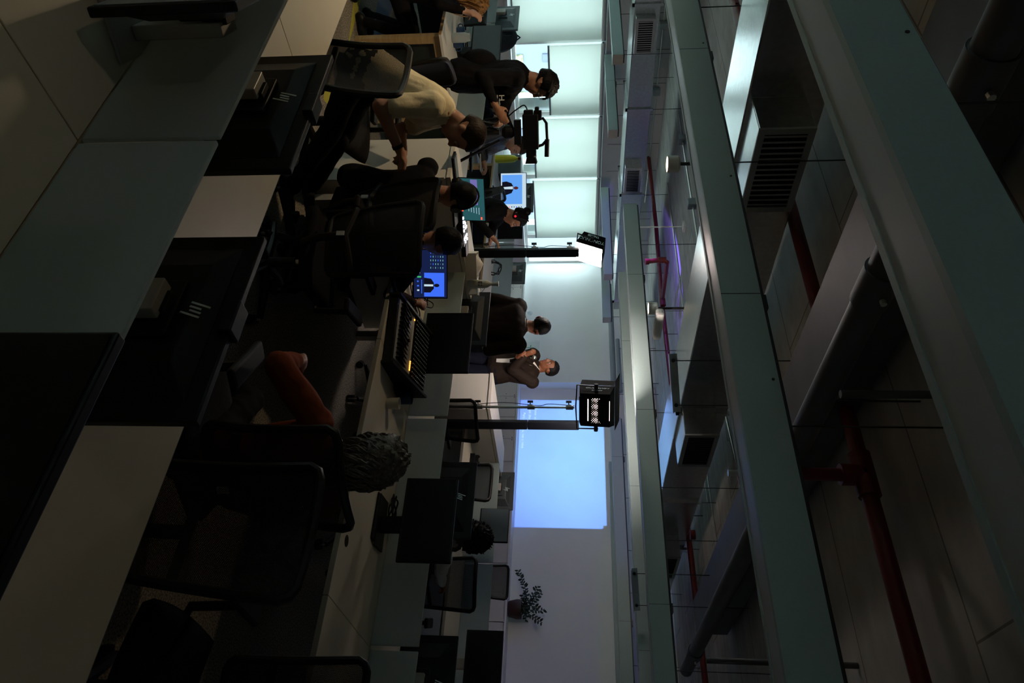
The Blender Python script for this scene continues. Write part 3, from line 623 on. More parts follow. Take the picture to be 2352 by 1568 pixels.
for args in ((-3.7, -2.485, .90, 1.052, 'frosted divider of the nearest desk, the one farthest from the camera'), (-2.485, -1.245, .90, 1.052, 'frosted divider behind the white monitor stand on the nearest desk'),
             (-1.235, -.03, .90, 1.052, 'frosted divider of the nearest desk, the one with plain teal sheen'), (-.02, 1.2, .90, 1.052, 'frosted divider at the near end of the nearest desk'),
             (-3.70, -2.43, 3.92, 1.0, 'frosted divider behind the blue preview screen and mixing console'), (-2.41, -1.01, 3.92, 1.0, 'frosted divider behind the cups on the console desk'),
             (-.99, .39, 3.92, 1.0, 'frosted divider at the near end of the console desk'),
             (-3.72, -2.61, 6.95, 1.02, 'frosted divider on the far desk beside the white end cabinet'), (-2.59, -1.21, 6.95, 1.02, 'frosted divider on the far desk behind the empty mesh chair'), (-1.19, .2, 6.95, 1.02, 'frosted divider on the far desk, end one'),
             (-8.88, -7.21, 3.86, 1.0, 'bright frosted divider on the window desk, far half'), (-7.19, -5.53, 3.86, 1.0, 'bright frosted divider behind the bottle on the window desk'),
             (-8.88, -7.21, 7.03, 1.0, 'frosted divider behind the dark monitors on the far window desk'), (-7.19, -5.51, 7.03, 1.0, 'frosted divider with a coil of black cables before it')):
    screen(*args)
def end_cab(x0, x1, y0, y1, lab):
    t = thing('end_cabinet', lab, 'cabinet', ((x0 + x1) / 2, y0, 0), 0, 'white end cabinets of the desk rows'); hw = (x1 - x0) / 2
    MB().box((-hw, 0, .05), (hw, y1 - y0, .965), 'cabinet_white').box((-hw + .03, .03, 0), (hw - .03, y1 - y0 - .03, .05), 'dark_metal').build('body', t, bevel=.002)
    MB().box((-hw - .003, -.012, .97), (hw + .003, y1 - y0 + .01, 1.0), 'cabinet_white').build('top', t, bevel=.002)
    MB().box((-hw + .004, -.006, .06), (hw - .004, 0, .955), 'cabinet_white').build('front_panel', t)
end_cab(-4.17, -3.74, 3.06, 4.64, 'tall white end cabinet carrying the vision switcher')
end_cab(-4.20, -3.77, 5.95, 7.48, 'tall white end cabinet standing in front of the speaking man')

# ------------------------------------------------------------------ office chairs
def make_chair(name, lab, group, rim='chair_plastic'):
    t = thing(name, lab, 'chair', (0, 0, 0), 0, group)
    b = MB().lathe((0, 0, .07), [(0, 0), (.045, 0), (.045, .05), (0, .05)], 'chair_plastic', 16)
    for k in range(5):
        a = 2 * math.pi * k / 5 + .3; d = Vector((math.cos(a), math.sin(a), 0))
        b.tube([d * .03 + Vector((0, 0, .105)), d * .17 + Vector((0, 0, .10)), d * .31 + Vector((0, 0, .075))], [.03, .025, .018], 'chair_plastic', 8)
    b.build('star_base', t, smooth=True)
    for k in range(5):
        a = 2 * math.pi * k / 5 + .3; d = Vector((math.cos(a), math.sin(a), 0)); p = d * .315; n = d.cross(UPZ)
        MB().tube([p + Vector((0, 0, .03)) - n * .028, p + Vector((0, 0, .03)) - n * .006], .03, 'chair_plastic', 14).tube([p + Vector((0, 0, .03)) + n * .006, p + Vector((0, 0, .03)) + n * .028], .03, 'chair_plastic', 14).tube([p + Vector((0, 0, .03)), p + Vector((0, 0, .075))], .008, 'steel', 8).build('caster', t, smooth=True)
    MB().tube([(0, 0, .11), (0, 0, .28)], .03, 'chair_plastic', 16).tube([(0, 0, .28), (0, 0, .40)], .016, 'steel', 12).build('gas_column', t)
    s = MB(); n = 10; vs = []; fs = []
    for i in range(n + 1):
        for j in range(n + 1):
            u = i / n * 2 - 1; v = j / n * 2 - 1; x = .245 * u * (1 - .06 * v * v); yy = .235 * v * (1 - .05 * u * u); e = max(abs(u), abs(v))
            vs.append((x, yy, .475 - .018 * (1 - u * u) - (.03 * (v ** 4) if v > 0 else 0) - .018 * e ** 8))
    for i in range(n):
        for j in range(n): fs.append((i * (n + 1) + j, (i + 1) * (n + 1) + j, (i + 1) * (n + 1) + j + 1, i * (n + 1) + j + 1))
    s.add(vs, fs, 'charcoal'); so = s.build('seat', t, smooth=True); so.modifiers.new('solid', 'SOLIDIFY').thickness = .06; so.modifiers['solid'].offset = 1 if False else -1
    MB().box((-.10, -.12, .385), (.10, .12, .425), 'chair_plastic').tube([(.1, 0, .40), (.24, .03, .40)], .008, 'chair_plastic', 6).build('tilt_mechanism', t, bevel=.01)
    # back: rounded frame, wider at the top, leaning back
    def bp(u, h): # u -1..1, h 0..1
        wdt = .168 + .036 * h; z = .54 + .50 * h; yy = -.235 - .085 * h + .035 * u * u - .02 * math.sin(h * math.pi); return Vector((u * wdt, yy, z))
    ring = []
    for h in np.linspace(.06, .93, 8): ring.append(bp(1, h))
    ring += [bp(.93, .98), bp(.8, 1)] + [bp(u, 1) for u in np.linspace(.5, -.5, 5)] + [bp(-.8, 1), bp(-.93, .98)]
    for h in np.linspace(.93, .06, 8): ring.append(bp(-1, h))
    ring += [bp(-.93, .02), bp(-.8, 0)] + [bp(u, 0) for u in np.linspace(-.5, .5, 5)] + [bp(.8, 0), bp(.93, .02)]
    ring.append(ring[0])
    MB().tube(ring, .0155, rim, 8, cap=False).build('back_frame', t, smooth=True)
    m = MB(); vs = []; fs = []; nu, nh = 10, 12
    for i in range(nh + 1):
        for j in range(nu + 1): vs.append(bp((j / nu * 2 - 1) * .96, .02 + .96 * i / nh) + Vector((0, -.004, 0)))
    for i in range(nh):
        for j in range(nu): fs.append((i * (nu + 1) + j, i * (nu + 1) + j + 1, (i + 1) * (nu + 1) + j + 1, (i + 1) * (nu + 1) + j))
    m.add(vs, fs, 'weave').build('mesh_back', t, smooth=True)
    MB().tube([(0, -.10, .40), (0, -.26, .42), (0, -.31, .52), (0, -.325, .66)], .022, 'chair_plastic', 10).tube([bp(-.98, .30) + Vector((0, -.03, 0)), (0, -.33, .66), bp(.98, .30) + Vector((0, -.03, 0))], .016, 'chair_plastic', 8).build('back_support', t, smooth=True)
    MB().box((-.012, -.352, .62), (.012, -.346, .66), 'card_white').build('care_tag', t)
    for sx in (-1, 1):
        a = MB().tube([(sx * .20, -.02, .41), (sx * .29, -.02, .43), (sx * .30, -.02, .62)], .018, 'chair_plastic', 8).build('armrest', t, smooth=True)
        MB().box((sx * .30 - .04, -.14, .62), (sx * .30 + .04, .12, .65), 'chair_plastic').build('arm_pad', a, bevel=.012)
    return t
proto = make_chair('office_chair', '', 'black mesh office chairs')
CHAIRS = [  # x, y, facing yaw (0 = facing the front wall), label
    (-2.95, 1.50, 180, 'empty black mesh chair with its back turned beside the man in the cream shirt'),
    (-3.84, 2.66, -52, 'black office chair under the bending man in the cream shirt'),
    (-3.08, 2.97, 3, 'black mesh chair of the person wearing headphones at the console desk'),
    (-2.71, 2.78, 20, 'black mesh chair of the person watching the blue preview screen'),
    (-1.33, 2.29, 62, 'black mesh chair of the curly grey haired woman, turned sideways'),
    (-.80, 1.64, 181, 'big dark empty mesh chair behind the nearest desk, closest to the viewer'),
    (-.48, 2.52, 178, 'black mesh chair cut off by the picture edge beside the console desk'),
    (-3.26, 5.02, 67, 'black mesh chair tucked at the console desk, in front of the second lamp stand'),
    (-2.02, 5.90, 17, 'empty black mesh chair with a headset cable, behind the desk next to the headphone man'),
    (-2.10, 4.98, 8, 'black chair of the man with the round black hair'),
    (-3.10, 5.82, 172, 'black mesh chair seen past the edge of the back turned monitor'),
    (-2.95, 8.18, 180, 'black mesh chair behind the greenish monitor'),
    (-7.35, 8.55, 175, 'black mesh chair at the window desk just right of the lamp column'),
    (-6.45, 8.7, 168, 'black mesh chair behind the standing man with his back turned'),
    (-5.98, 2.62, 20, 'black swivel chair of the blond woman by the windows'),
    (-6.55, 4.98, -60, 'black chair of the man in the puffer jacket'),
    (-5.95, 5.45, -62, 'black chair of the woman with the hair bun'),
]
for i, (x, y, rz, lab) in enumerate(CHAIRS):
    if i == 0: proto.location = (x, y, 0); proto.rotation_euler = (0, 0, R(rz)); proto['label'] = lab
    else: dup(proto, (x, y, 0), R(rz), lab)

# ------------------------------------------------------------------ monitors
def hp_logo(parent, c, s, ax=(1, 0, 0), az=(0, 0, 1), n=(0, -1, 0), m='logo'):
    ax, az, n = Vector(ax), Vector(az), Vector(n); q = MB()
    for dx, z0, z1 in ((-.38, -.35, .75), (-.12, -.35, .30), (.12, -.30, .35), (.38, -.75, .35)):
        a = c + ax * (dx + z0 * .36) * s + az * z0 * s; b = c + ax * (dx + z1 * .36) * s + az * z1 * s
        q.obox((a + b) / 2, (b - a).normalized(), n.cross((b - a).normalized()), n, (b - a).length / 2, .055 * s, .0006, m)
    return q.build('logo', parent)
def monitor(x, y, rz, lab, w=.54, h=.325, zc=.985, face='screen_off', back='mon_back', logo=False, stand='silver', base=DZ, group='desktop monitors', tilt=0, cam=False):
    """local: screen looks towards -Y, origin on the desk"""
    t = thing('monitor', lab, 'monitor', (x, y, base), R(rz), group); z = zc - base
    MB().box((-w / 2, -.010, z - h / 2), (w / 2, .012, z + h / 2), back).frus((0, .012, z - .01), (0, .045, z - .02), (1, 0, 0), (0, 0, 1), w * .42, h * .40, w * .26, h * .28, back).box((-.08, .03, z - .07), (.08, .06, z + .03), back).build('back_shell', t, bevel=.004)
    MB().box((-w / 2 + .008, -.0125, z - h / 2 + .014), (w / 2 - .008, -.0095, z + h / 2 - .008), face).build('screen', t)
    MB().box((-.045, .07, .01), (.045, .105, z + .01), stand).box((-.03, .05, z - .04), (.03, .08, z + .02), 'black').build('stand_neck', t, bevel=.003)
    MB().box((-.13, -.06, 0), (.13, .14, .010), stand).build('stand_base', t, bevel=.004)
    if logo: hp_logo(t, Vector((0, .0465, z + h * .24)), .045, (-1, 0, 0), (0, 0, 1), (0, 1, 0))
    if cam: MB().box((-.045, -.02, z + h / 2 - .02), (.045, .03, z + h / 2 + .012), 'black').build('webcam', t, bevel=.004)
    return t
# nearest desk, far half: screens face away from the viewer
monitor(-1.815, 1.22, 180, 'black monitor back with a shining logo on the nearest desk, the farther one', w=.57, h=.29, zc=.892, logo=True, stand='silver', cam=True)
monitor(-1.0, 1.22, 180, 'black monitor back with a shining logo on the nearest desk, the closer one', w=.54, h=.29, zc=.892, logo=True, cam=True)
def stub(x, y, z0, z1, lab):   # white stand column seen over the divider
    t = thing('monitor_stand', lab, 'stand', (x, y, DZ), 0, 'white monitor arm columns')
    MB().box((-.11, -.1, 0), (.11, .1, .012), 'silver').build('base', t, bevel=.004)
    MB().box((-.05, -.028, .012), (.05, .028, z1 - DZ), 'silver').build('column', t, bevel=.003)
# nearest desk, near half
m1 = monitor(-1.66, .775, -17, 'bluish lit monitor on a white stand at the picture edge of the nearest desk', w=.54, h=.32, zc=.96, face='screen_grey', stand='silver', back='mon_back')
monitor(-.33, .785, 0, 'big black monitor standing before the dividers of the nearest desk', w=.58, h=.36, zc=.965, face='black_glossy')
# console desk
monitor(-2.80, 3.62, 4, 'black screen monitor beside the mixing console with a tiny power light', w=.46, h=.31, zc=1.0, face='black_glossy', stand='black')
monitor(-3.56, 4.30, 180, 'monitor back behind the console desk divider, partly behind the black screen', w=.54, h=.32, zc=.99, back='mon_back', stand='silver')
monitor(-1.59, 3.62, 2, 'black screen monitor with orange power dot on the console desk', w=.475, h=.29, zc=1.025, face='black_glossy', stand='black')
monitor(-2.03, 4.30, 180, 'monitor back with faint logo behind the divider, before the headphone man', w=.54, h=.33, zc=1.0, logo=True)
monitor(-.90, 4.28, 180, 'dark monitor back behind the divider at the picture edge', w=.54, h=.33, zc=.985, stand='silver', logo=True)
# far desk
monitor(-1.60, 6.62, 0, 'large black monitor on the far desk below the plant', w=.54, h=.33, zc=1.03, face='black_glossy')
monitor(-2.86, 6.62, -4, 'greenish grey lit monitor behind the round haired man', w=.36, h=.29, zc=1.04, face='screen_grey', stand='black')
monitor(-3.60, 7.38, 180, 'monitor back with white stand and logo, under the blue projection', w=.46, h=.30, zc=1.0, logo=True, back='mon_back2')
# window desks
monitor(-6.26, 3.55, 12, 'blue grey lit monitor beside the camera operator', w=.46, h=.28, zc=1.005, face='screen_grey', stand='black')
monitor(-6.92, 3.5, 6, 'black monitor in front of the blond woman', w=.54, h=.28, zc=.80 + .02, face='black_glossy', stand='black', base=.74 - .0) if False else monitor(-6.90, 3.55, 6, 'black monitor in front of the blond woman', w=.52, h=.22, zc=.865, face='black_glossy', stand='black')
monitor(-8.15, 4.32, 180, 'grey blue monitor back with logo before the bright blind', w=.54, h=.32, zc=1.02, logo=True, back='screen_grey')
monitor(-6.98, 7.42, 176, 'dark monitor back with white stand and logo against the bright wall', w=.44, h=.27, zc=1.01, logo=True, back='mon_back2')
t = monitor(-7.25, 6.60, 30, 'dark blank monitor behind the woman with the hair bun', w=.62, h=.34, zc=.97, face='black_glossy', stand='black')
monitor(-8.55, 7.4, 200, 'dark monitor corner sticking out past the hair bun', w=.5, h=.3, zc=1.06, back='mon_back2', logo=True)
# monitor showing the filmed man
def picture_of_man(t, x0, x1, z0, z1, y, face='scr_sky'):
    W, Hh = x1 - x0, z1 - z0; k = Hh
    cx = x0 + W * .45
    P = lambda u, v: (cx + u * k, y, z0 + v * k)
    MB().box((x0, y, z0), (x1, y + .0005, z1), face).build('picture_background', t)
    th = (0, -.0006, 0)
    MB().poly([P(-.30, 0), P(-.33, .22), P(-.24, .47), P(-.08, .56), P(.08, .56), P(.25, .47), P(.34, .2), P(.28, 0)], th, 'scr_black').build('picture_jacket', t)
    MB().poly([P(-.05, 0), P(-.08, .54), P(.06, .54), P(.05, 0)], (0, -.0009, 0), 'scr_white').build('picture_shirt', t)
    MB().poly([P(.075 * math.cos(a), .69 + .12 * math.sin(a)) for a in np.linspace(0, 6.283, 16)[:-1]], (0, -.0012, 0), 'scr_face').build('picture_head', t)
q = onz(1160, 445, DZ)
bm_ = monitor(-7.45, 6.40, 40, 'monitor showing a man against a bright blue background', w=.60, h=.36, zc=1.015, face='scr_white', stand='black')
picture_of_man(bm_, -.27, .12, 1.015 - DZ - .15, 1.015 - DZ + .12, -.0135)
ic = MB(); random.seed(3)
for i in range(7):
    for j in range(2): ic.box((.15 + j * .05, -.0142, 1.015 - DZ - .09 + i * .032), (.165 + j * .05, -.0137, 1.015 - DZ - .078 + i * .032), random.choice(['scr_navy', 'scr_blue', 'btn_red', 'scr_grey']))
ic.build('picture_icons', bm_)
# tilted preview monitor standing on the window side table
p = at(1136, 440, 6.4)
t = thing('tilted_display', 'dark tilted display leaning on its arm beside the blue picture monitor', 'monitor', p)
MB().obox((0, 0, 0), CL * .45 + FH * .55, (CU * .92 + CL * .3), FW, .10, .085, .008, 'black').build('frame', t)
MB().tube([(0, 0, -.02), (0, 0, -p.z + .02)], .014, 'black', 10).tube([(0, 0, -p.z + .001), (0, 0, -p.z + .02)], .14, 'black', 20).build('floor_pole', t)
# ------------------------------------------------------------------ laptops and the blue preview screen
def laptop(p, ax, up, w, h, lab, draw, group=None, keys=True):
    """p: middle of the hinge; ax: along the hinge; up: screen direction"""
    t = thing('laptop', lab, 'laptop', p, 0, group); ax = Vector(ax).normalized(); up = Vector(up).normalized(); n = ax.cross(up).normalized()
    MB().obox(up * (h / 2), ax, up, n, w / 2, h / 2, .004, 'black').build('lid', t, bevel=.002)
    f = Vector((n.x, n.y, 0)).normalized()
    if keys: MB().obox(f * .11 + Vector((0, 0, .008)), ax, f, UPZ, w / 2, .11, .007, 'black').build('keyboard_deck', t, bevel=.003)
    s = draw(lambda u, v, e=.0048: up * (h * v) + ax * (w * u) + n * e, MB)
    s.build('screen', t); return t, n
def draw_preview(P, MBc):
    m = MBc()
    def q(u0, v0, u1, v1, mm, e=.0048): m.add([P(u0, v0, e), P(u1, v0, e), P(u1, v1, e), P(u0, v1, e)], [(0, 1, 2, 3)], mm)
    q(-.48, .03, .48, .97, 'scr_navy')
    q(-.02, .32, .46, .90, 'scr_blue', .0052)
    m.add([P(u, v, .0056) for u, v in ((.08, .32), (.10, .52), (.18, .60), (.30, .60), (.38, .50), (.38, .32))], [tuple(range(6))], 'scr_black')
    q(.215, .32, .255, .58, 'scr_white', .006)
    m.add([P(.235 + .035 * math.cos(a), .68 + .08 * math.sin(a), .006) for a in np.linspace(0, 6.28, 13)[:-1]], [tuple(range(12))], 'scr_black')
    random.seed(5)
    for i in range(6):
        for j in range(5): q(-.44 + j * .075, .50 + i * .07, -.44 + j * .075 + .035, .52 + i * .07, random.choice(['scr_mint', 'scr_mint', 'scr_blue', 'scr_grey']), .0052)
    for i in range(9): q(-.40 + i * .09, .12, -.37 + i * .09, .14 + random.random() * .10, random.choice(['scr_white', 'scr_blue', 'btn_green']), .0052)
    q(.12, .24, .40, .26, 'scr_blue', .0052)
    return m
p = at(957, 628, 4.35)
ax = (RGT * .99 + Vector((0, 0, -.0))).normalized()
laptop(Vector((p.x, p.y, DZ + .10)), RGT, UPZ * .97 + FH * .25, .30, .21, 'lit preview screen with a blue picture of a man on the console desk', draw_preview, 'lit screens', keys=False)
MB_ = MB().box((-.14, -.09, 0), (.14, .09, .02), 'black').box((-.02, .0, .02), (.02, .03, .10), 'black')
tag(MB_.build('screen_stand', loc=(p.x, p.y, DZ), bevel=.003), 'small black stand carrying the blue preview screen', 'stand')
def draw_call(P, MBc):
    m = MBc()
    def q(u0, v0, u1, v1, mm, e=.0048): m.add([P(u0, v0, e), P(u1, v0, e), P(u1, v1, e), P(u0, v1, e)], [(0, 1, 2, 3)], mm)
    q(-.48, .03, .48, .97, 'scr_teal'); q(-.46, .50, .12, .74, 'scr_purple', .0052); q(-.30, .55, .0, .66, 'scr_teal', .0055); q(-.46, .78, .10, .93, 'scr_mint', .0051) if False else None
    for i in range(5): q(.18, .40 + i * .09, .18 + .18 * (.5 + .1 * i), .415 + i * .09, 'scr_white', .0052)
    q(.40, .82, .46, .87, 'btn_red', .0053)
    for i in range(4): q(.26 + i * .04, .83, .275 + i * .04, .86, 'scr_face', .0053)
    return m
p = onz(1045, 456, 1.0)
laptop(Vector((p.x - .02, p.y + .02, 1.006)), RGT * .93 + FH * .37, UPZ * .96 + FH * .3, .30, .20, 'open laptop showing a purple and teal page on the end cabinet', draw_call, 'lit screens')

# ------------------------------------------------------------------ vision switcher with lit keys
p = onz(1052, 500, 1.0)
t = thing('vision_switcher', 'black vision switcher with rows of lit white and red keys', 'video switcher', (p.x, p.y, 1.0), R(62))
MB().box((-.19, -.10, 0), (.19, .10, .045), 'black').build('body', t, bevel=.004)
k = MB(); random.seed(11)
for i in range(12):
    for j in range(4):
        if random.random() < .6: k.box((-.175 + i * .03, -.085 + j * .04, .045), (-.157 + i * .03, -.067 + j * .04, .053), 'btn_red' if (i, j) in ((3, 0), (4, 0), (9, 2)) else 'btn_white')
k.build('lit_keys', t)
p = onz(1061, 545, 1.0)
t = thing('video_converter', 'black control box with a small bright cyan display', 'video equipment', (p.x, p.y, 1.0), R(60))
MB().box((-.13, -.07, 0), (.13, .07, .035), 'black').build('body', t, bevel=.004)
MB().obox((-.02, -.071, .02), (1, 0, 0), (0, 0, 1), (0, 1, 0), .035, .012, .001, 'scr_cyan').build('display', t)
# things on the end cabinet
def boxy(name, lab, cat, lo, hi, m, loc, rz=0, bevel=.002, group=None): return tag(MB().box(lo, hi, m).build(name, bevel=bevel, loc=loc), lab, cat, group)
x0, x1 = onz(1068, 582, 1.0), onz(1070, 642, 1.0)
w_ = (x1 - x0).length; d_ = (x1 - x0).normalized(); nn = d_.cross(UPZ) * -1
c = (x0 + x1) / 2
t = thing('product_box', 'open grey cardboard box with a small printed mark and tissue inside', 'box', c)
q = MB(); hh = .083
q.obox(nn * .003 + UPZ * hh / 2, d_, UPZ, nn, w_ / 2, hh / 2, .0015, 'card_grey').obox(nn * .15 + UPZ * hh / 2, d_, UPZ, nn, w_ / 2, hh / 2, .0015, 'card_white')
for s in (-1, 1): q.obox(d_ * (s * w_ / 2) + nn * .076 + UPZ * hh / 2, nn, UPZ, d_, .074, hh / 2, .0015, 'card_white')
q.obox(nn * .076 + UPZ * .002, d_, nn, UPZ, w_ / 2, .074, .0015, 'card_white'); q.build('box_body', t)
MB().ball(nn * -.0005 + UPZ * .042, (.006, .001, .007), 'mid_grey', 10, 8, Matrix((d_, nn, UPZ)).transposed()).build('printed_mark', t)
random.seed(2); tm = MB(); vs = []; n = 9
for i in range(n + 1):
    for j in range(n + 1):
        u, v = i / n * 2 - 1, j / n * 2 - 1; vs.append(d_ * (u * w_ * .40) + nn * (.076 + v * .062) + UPZ * (.075 + .055 * (1 - abs(u)) * (1 - v * v) + .02 * noise.noise(Vector((u * 3, v * 3, 1)))))
tm.add(vs, [(i * (n + 1) + j, (i + 1) * (n + 1) + j, (i + 1) * (n + 1) + j + 1, i * (n + 1) + j + 1) for i in range(n) for j in range(n)], 'tissue'); tm.build('tissue_paper', t, smooth=True)
p = onz(1072, 651, 1.0) + FH * .05
t = thing('spray_bottle', 'translucent white bottle with a dark cap and label beside the cardboard box', 'bottle', (p.x, p.y, 1.0))
MB().lathe((0, 0, 0), [(0, 0), (.030, 0), (.033, .01), (.033, .13), (.028, .155), (.014, .175), (.013, .19)], 'milk_glass', 24).build('bottle_body', t, smooth=True)
MB().lathe((0, 0, .19), [(.0, 0), (.015, 0), (.016, .03), (.021, .05), (0, .05)], 'mid_grey', 20).build('cap', t, smooth=True)
lb = MB(); random.seed(4)
for i in range(7):
    for j in range(5):
        if random.random() < .55: lb.obox(-FH * .0335 + RGT * (-.015 + i * .005) + UPZ * (.09 + j * .006), RGT, UPZ, FH, .0022, .0025, .0006, 'black')
lb.build('label_print', t)
p = onz(1073, 663, 1.0) + FH * .06
t = thing('clear_container', 'white plastic container under the bottle', 'container', (p.x, p.y, 1.0), YAW)
MB().box((-.045, -.045, 0), (.045, .045, .075), 'card_white').build('tub', t, bevel=.006); MB().box((-.048, -.048, .075), (.048, .048, .083), 'clear_plastic').build('lid', t, bevel=.003)

# ------------------------------------------------------------------ mixing console
cs = [onz(*q, .80) for q in ((895, 668), (965, 752), (955, 868), (885, 790))]
c = Vector((-2.62, 3.30, DZ)); ang = math.atan2(3.60 - 2.96, -2.58 + 2.36) if False else 0
t = thing('mixing_console', 'black mixing console crowded with knobs, faders and amber lights', 'audio mixer', (-2.585, 3.385, DZ), R(12))
W_, D_ = .42, .52
sl = lambda y_: .055 + (y_ + D_ / 2) / D_ * .085
q = MB(); q.add([(-W_ / 2, -D_ / 2, .01), (W_ / 2, -D_ / 2, .01), (W_ / 2, D_ / 2, .01), (-W_ / 2, D_ / 2, .01), (-W_ / 2, -D_ / 2, .055), (W_ / 2, -D_ / 2, .055), (W_ / 2, D_ / 2, .14), (-W_ / 2, D_ / 2, .14)], [(0, 3, 2, 1), (4, 5, 6, 7), (0, 1, 5, 4), (1, 2, 6, 5), (2, 3, 7, 6), (3, 0, 4, 7)], 'black')
for s in (-1, 1): q.add([(s * W_ / 2, -D_ / 2 - .01, .0), (s * (W_ / 2 + .015), -D_ / 2 - .01, .0), (s * (W_ / 2 + .015), D_ / 2 + .01, 0), (s * W_ / 2, D_ / 2 + .01, 0), (s * W_ / 2, -D_ / 2 - .01, .07), (s * (W_ / 2 + .015), -D_ / 2 - .01, .07), (s * (W_ / 2 + .015), D_ / 2 + .01, .16), (s * W_ / 2, D_ / 2 + .01, .16)], [(0, 3, 2, 1), (4, 5, 6, 7), (0, 1, 5, 4), (1, 2, 6, 5), (2, 3, 7, 6), (3, 0, 4, 7)], 'black')
q.build('chassis', t)
MB().add([(-W_ / 2 + .01, -D_ / 2 + .02, sl(-D_ / 2 + .02) + .001), (W_ / 2 - .03, -D_ / 2 + .02, sl(-D_ / 2 + .02) + .001), (W_ / 2 - .03, -.02, sl(-.02) + .001), (-W_ / 2 + .01, -.02, sl(-.02) + .001)], [(0, 1, 2, 3)], 'mid_grey').build('fader_field', t)
MB().add([(-W_ / 2 + .01, -.02, sl(-.02) + .0015), (W_ / 2 - .03, -.02, sl(-.02) + .0015), (W_ / 2 - .03, .004, sl(.004) + .0015), (-W_ / 2 + .01, .004, sl(.004) + .0015)], [(0, 1, 2, 3)], 'cream').build('scribble_strip', t)
kn = MB(); random.seed(8)
for i in range(14):
    for j in range(11):
        x = -W_ / 2 + .025 + i * .0285; yy = .02 + j * .0205
        kn.tube([(x, yy, sl(yy)), (x, yy - .003, sl(yy) + .013)], .0062, 'black', 7).tube([(x, yy - .003, sl(yy) + .013), (x, yy - .0032, sl(yy) + .0142)], .0046, 'logo', 6)
kn = kn.build('knob_field', t); kn['kind'] = 'stuff'
fd = MB()
for i in range(13):
    x = -W_ / 2 + .03 + i * .0285; yy = -.19 + random.random() * .12
    fd.box((x - .0015, -.215, sl(-.215)), (x + .0015, -.03, sl(-.03) - .001), 'black').box((x - .006, yy - .011, sl(yy)), (x + .006, yy + .011, sl(yy) + .016), 'black').box((x - .006, yy - .001, sl(yy) + .016), (x + .006, yy + .001, sl(yy) + .0165), 'logo')
fd = fd.build('fader_row', t)
am = MB()
for i, x in enumerate((-.18, .10, .113, .126, .139, .152)): am.box((x - .004, -.008, sl(0) + .001), (x + .004, .0, sl(0) + .006), 'btn_amber')
am.box((.17, .06, sl(.06)), (.176, .066, sl(.06) + .004), 'btn_red').box((.18, .02, sl(.02)), (.184, .024, sl(.02) + .004), 'btn_green').build('indicator_lights', t)
# dark jacket and bag slumped beside the console
p = onz(915, 868, DZ)
t = thing('black_pouch', 'crumpled black pouch lying by the mixing console', 'bag', (p.x + .02, p.y - .05, DZ + .0))
b = MB().ball((0, 0, .035), (.15, .07, .045), 'cloth_black', 18, 10)
b.v = [(x + .02 * noise.noise(Vector((x * 22, y * 22, z * 22))), y + .02 * noise.noise(Vector((x * 20 + 5, y * 20, z * 20))), max(0, z)) for x, y, z in b.v]; b.build('pouch', t, smooth=True)
# cups
def mug(name, lab, loc, m, r, h, handle_dir, group=None):
    t = thing(name, lab, 'cup', loc, 0, group)
    MB().lathe((0, 0, 0), [(0, 0), (r * .82, 0), (r * .9, .006), (r, h * .25), (r, h), (r - .004, h), (r - .004, .01), (0, .01)], m, 28).build('cup_body', t, smooth=True)
    d = Vector(handle_dir)
    MB().tube([d * (r - .002) + Vector((0, 0, h * .8)), d * (r + .022) + Vector((0, 0, h * .75)), d * (r + .028) + Vector((0, 0, h * .5)), d * (r + .020) + Vector((0, 0, h * .25)), d * (r - .002) + Vector((0, 0, h * .2))], .0055, m, 8).build('handle', t, smooth=True)
p = onz(913, 913, DZ); mug('mug', 'dark blue mug on the console desk', (p.x, p.y, DZ), 'blue_mug', .042, .088, -RGT)
p = onz(888, 926, DZ)
t = thing('glass_cup', 'small milky glass cup next to the blue mug', 'cup', (p.x, p.y, DZ))
MB().lathe((0, 0, 0), [(0, 0), (.028, 0), (.032, .02), (.034, .075), (.031, .075), (.029, .02), (0, .008)], 'milk_glass', 28).build('cup_body', t, smooth=True)
p = onz(1042, 100, DZ); mug('mug', 'blue mug beside the clear bottle on the window desk', (p.x, p.y, DZ), 'blue_mug', .042, .088, RGT, 'blue mugs on the window desk')
p = onz(1049, 71, DZ); mug('mug', 'small blue cup by the black monitor on the window desk', (p.x, p.y, DZ), 'blue_mug', .036, .07, -RGT, 'blue mugs on the window desk')
p = onz(1038, 87, DZ)
t = thing('water_bottle', 'clear plastic water bottle standing between two blue cups', 'bottle', (p.x, p.y, DZ))
MB().lathe((0, 0, 0), [(0, 0), (.040, 0), (.044, .008), (.044, .125), (.036, .14), (.033, .165), (.0, .165)], 'clear_plastic', 26).build('bottle_body', t, smooth=True)
MB().ball((0, 0, .035), (.036, .036, .03), 'mid_grey', 14, 8).build('contents', t, smooth=True)
def desk_stand(p, lab, group='small black phone stands'):
    t = thing('phone_stand', lab, 'stand', p, 0, group)
    MB().box((-.055, -.03, 0), (.055, .03, .05), 'black').build('block', t, bevel=.004)
    MB().box((-.05, .0, .05), (.05, .02, .085), 'black').poly([(-.05, .0, .085), (-.02, .0, .085), (-.035, .0, .10)], (0, .02, 0), 'black').poly([(.05, .0, .085), (.02, .0, .085), (.035, .0, .10)], (0, .02, 0), 'black').build('cradle', t)
p = onz(1060, 128, DZ); desk_stand((p.x, p.y, DZ), 'black desk stand by the blue mug on the window desk')
p = onz(1080, 1054, DZ); desk_stand((p.x, p.y, DZ), 'black notched stand on the far desk before the divider')
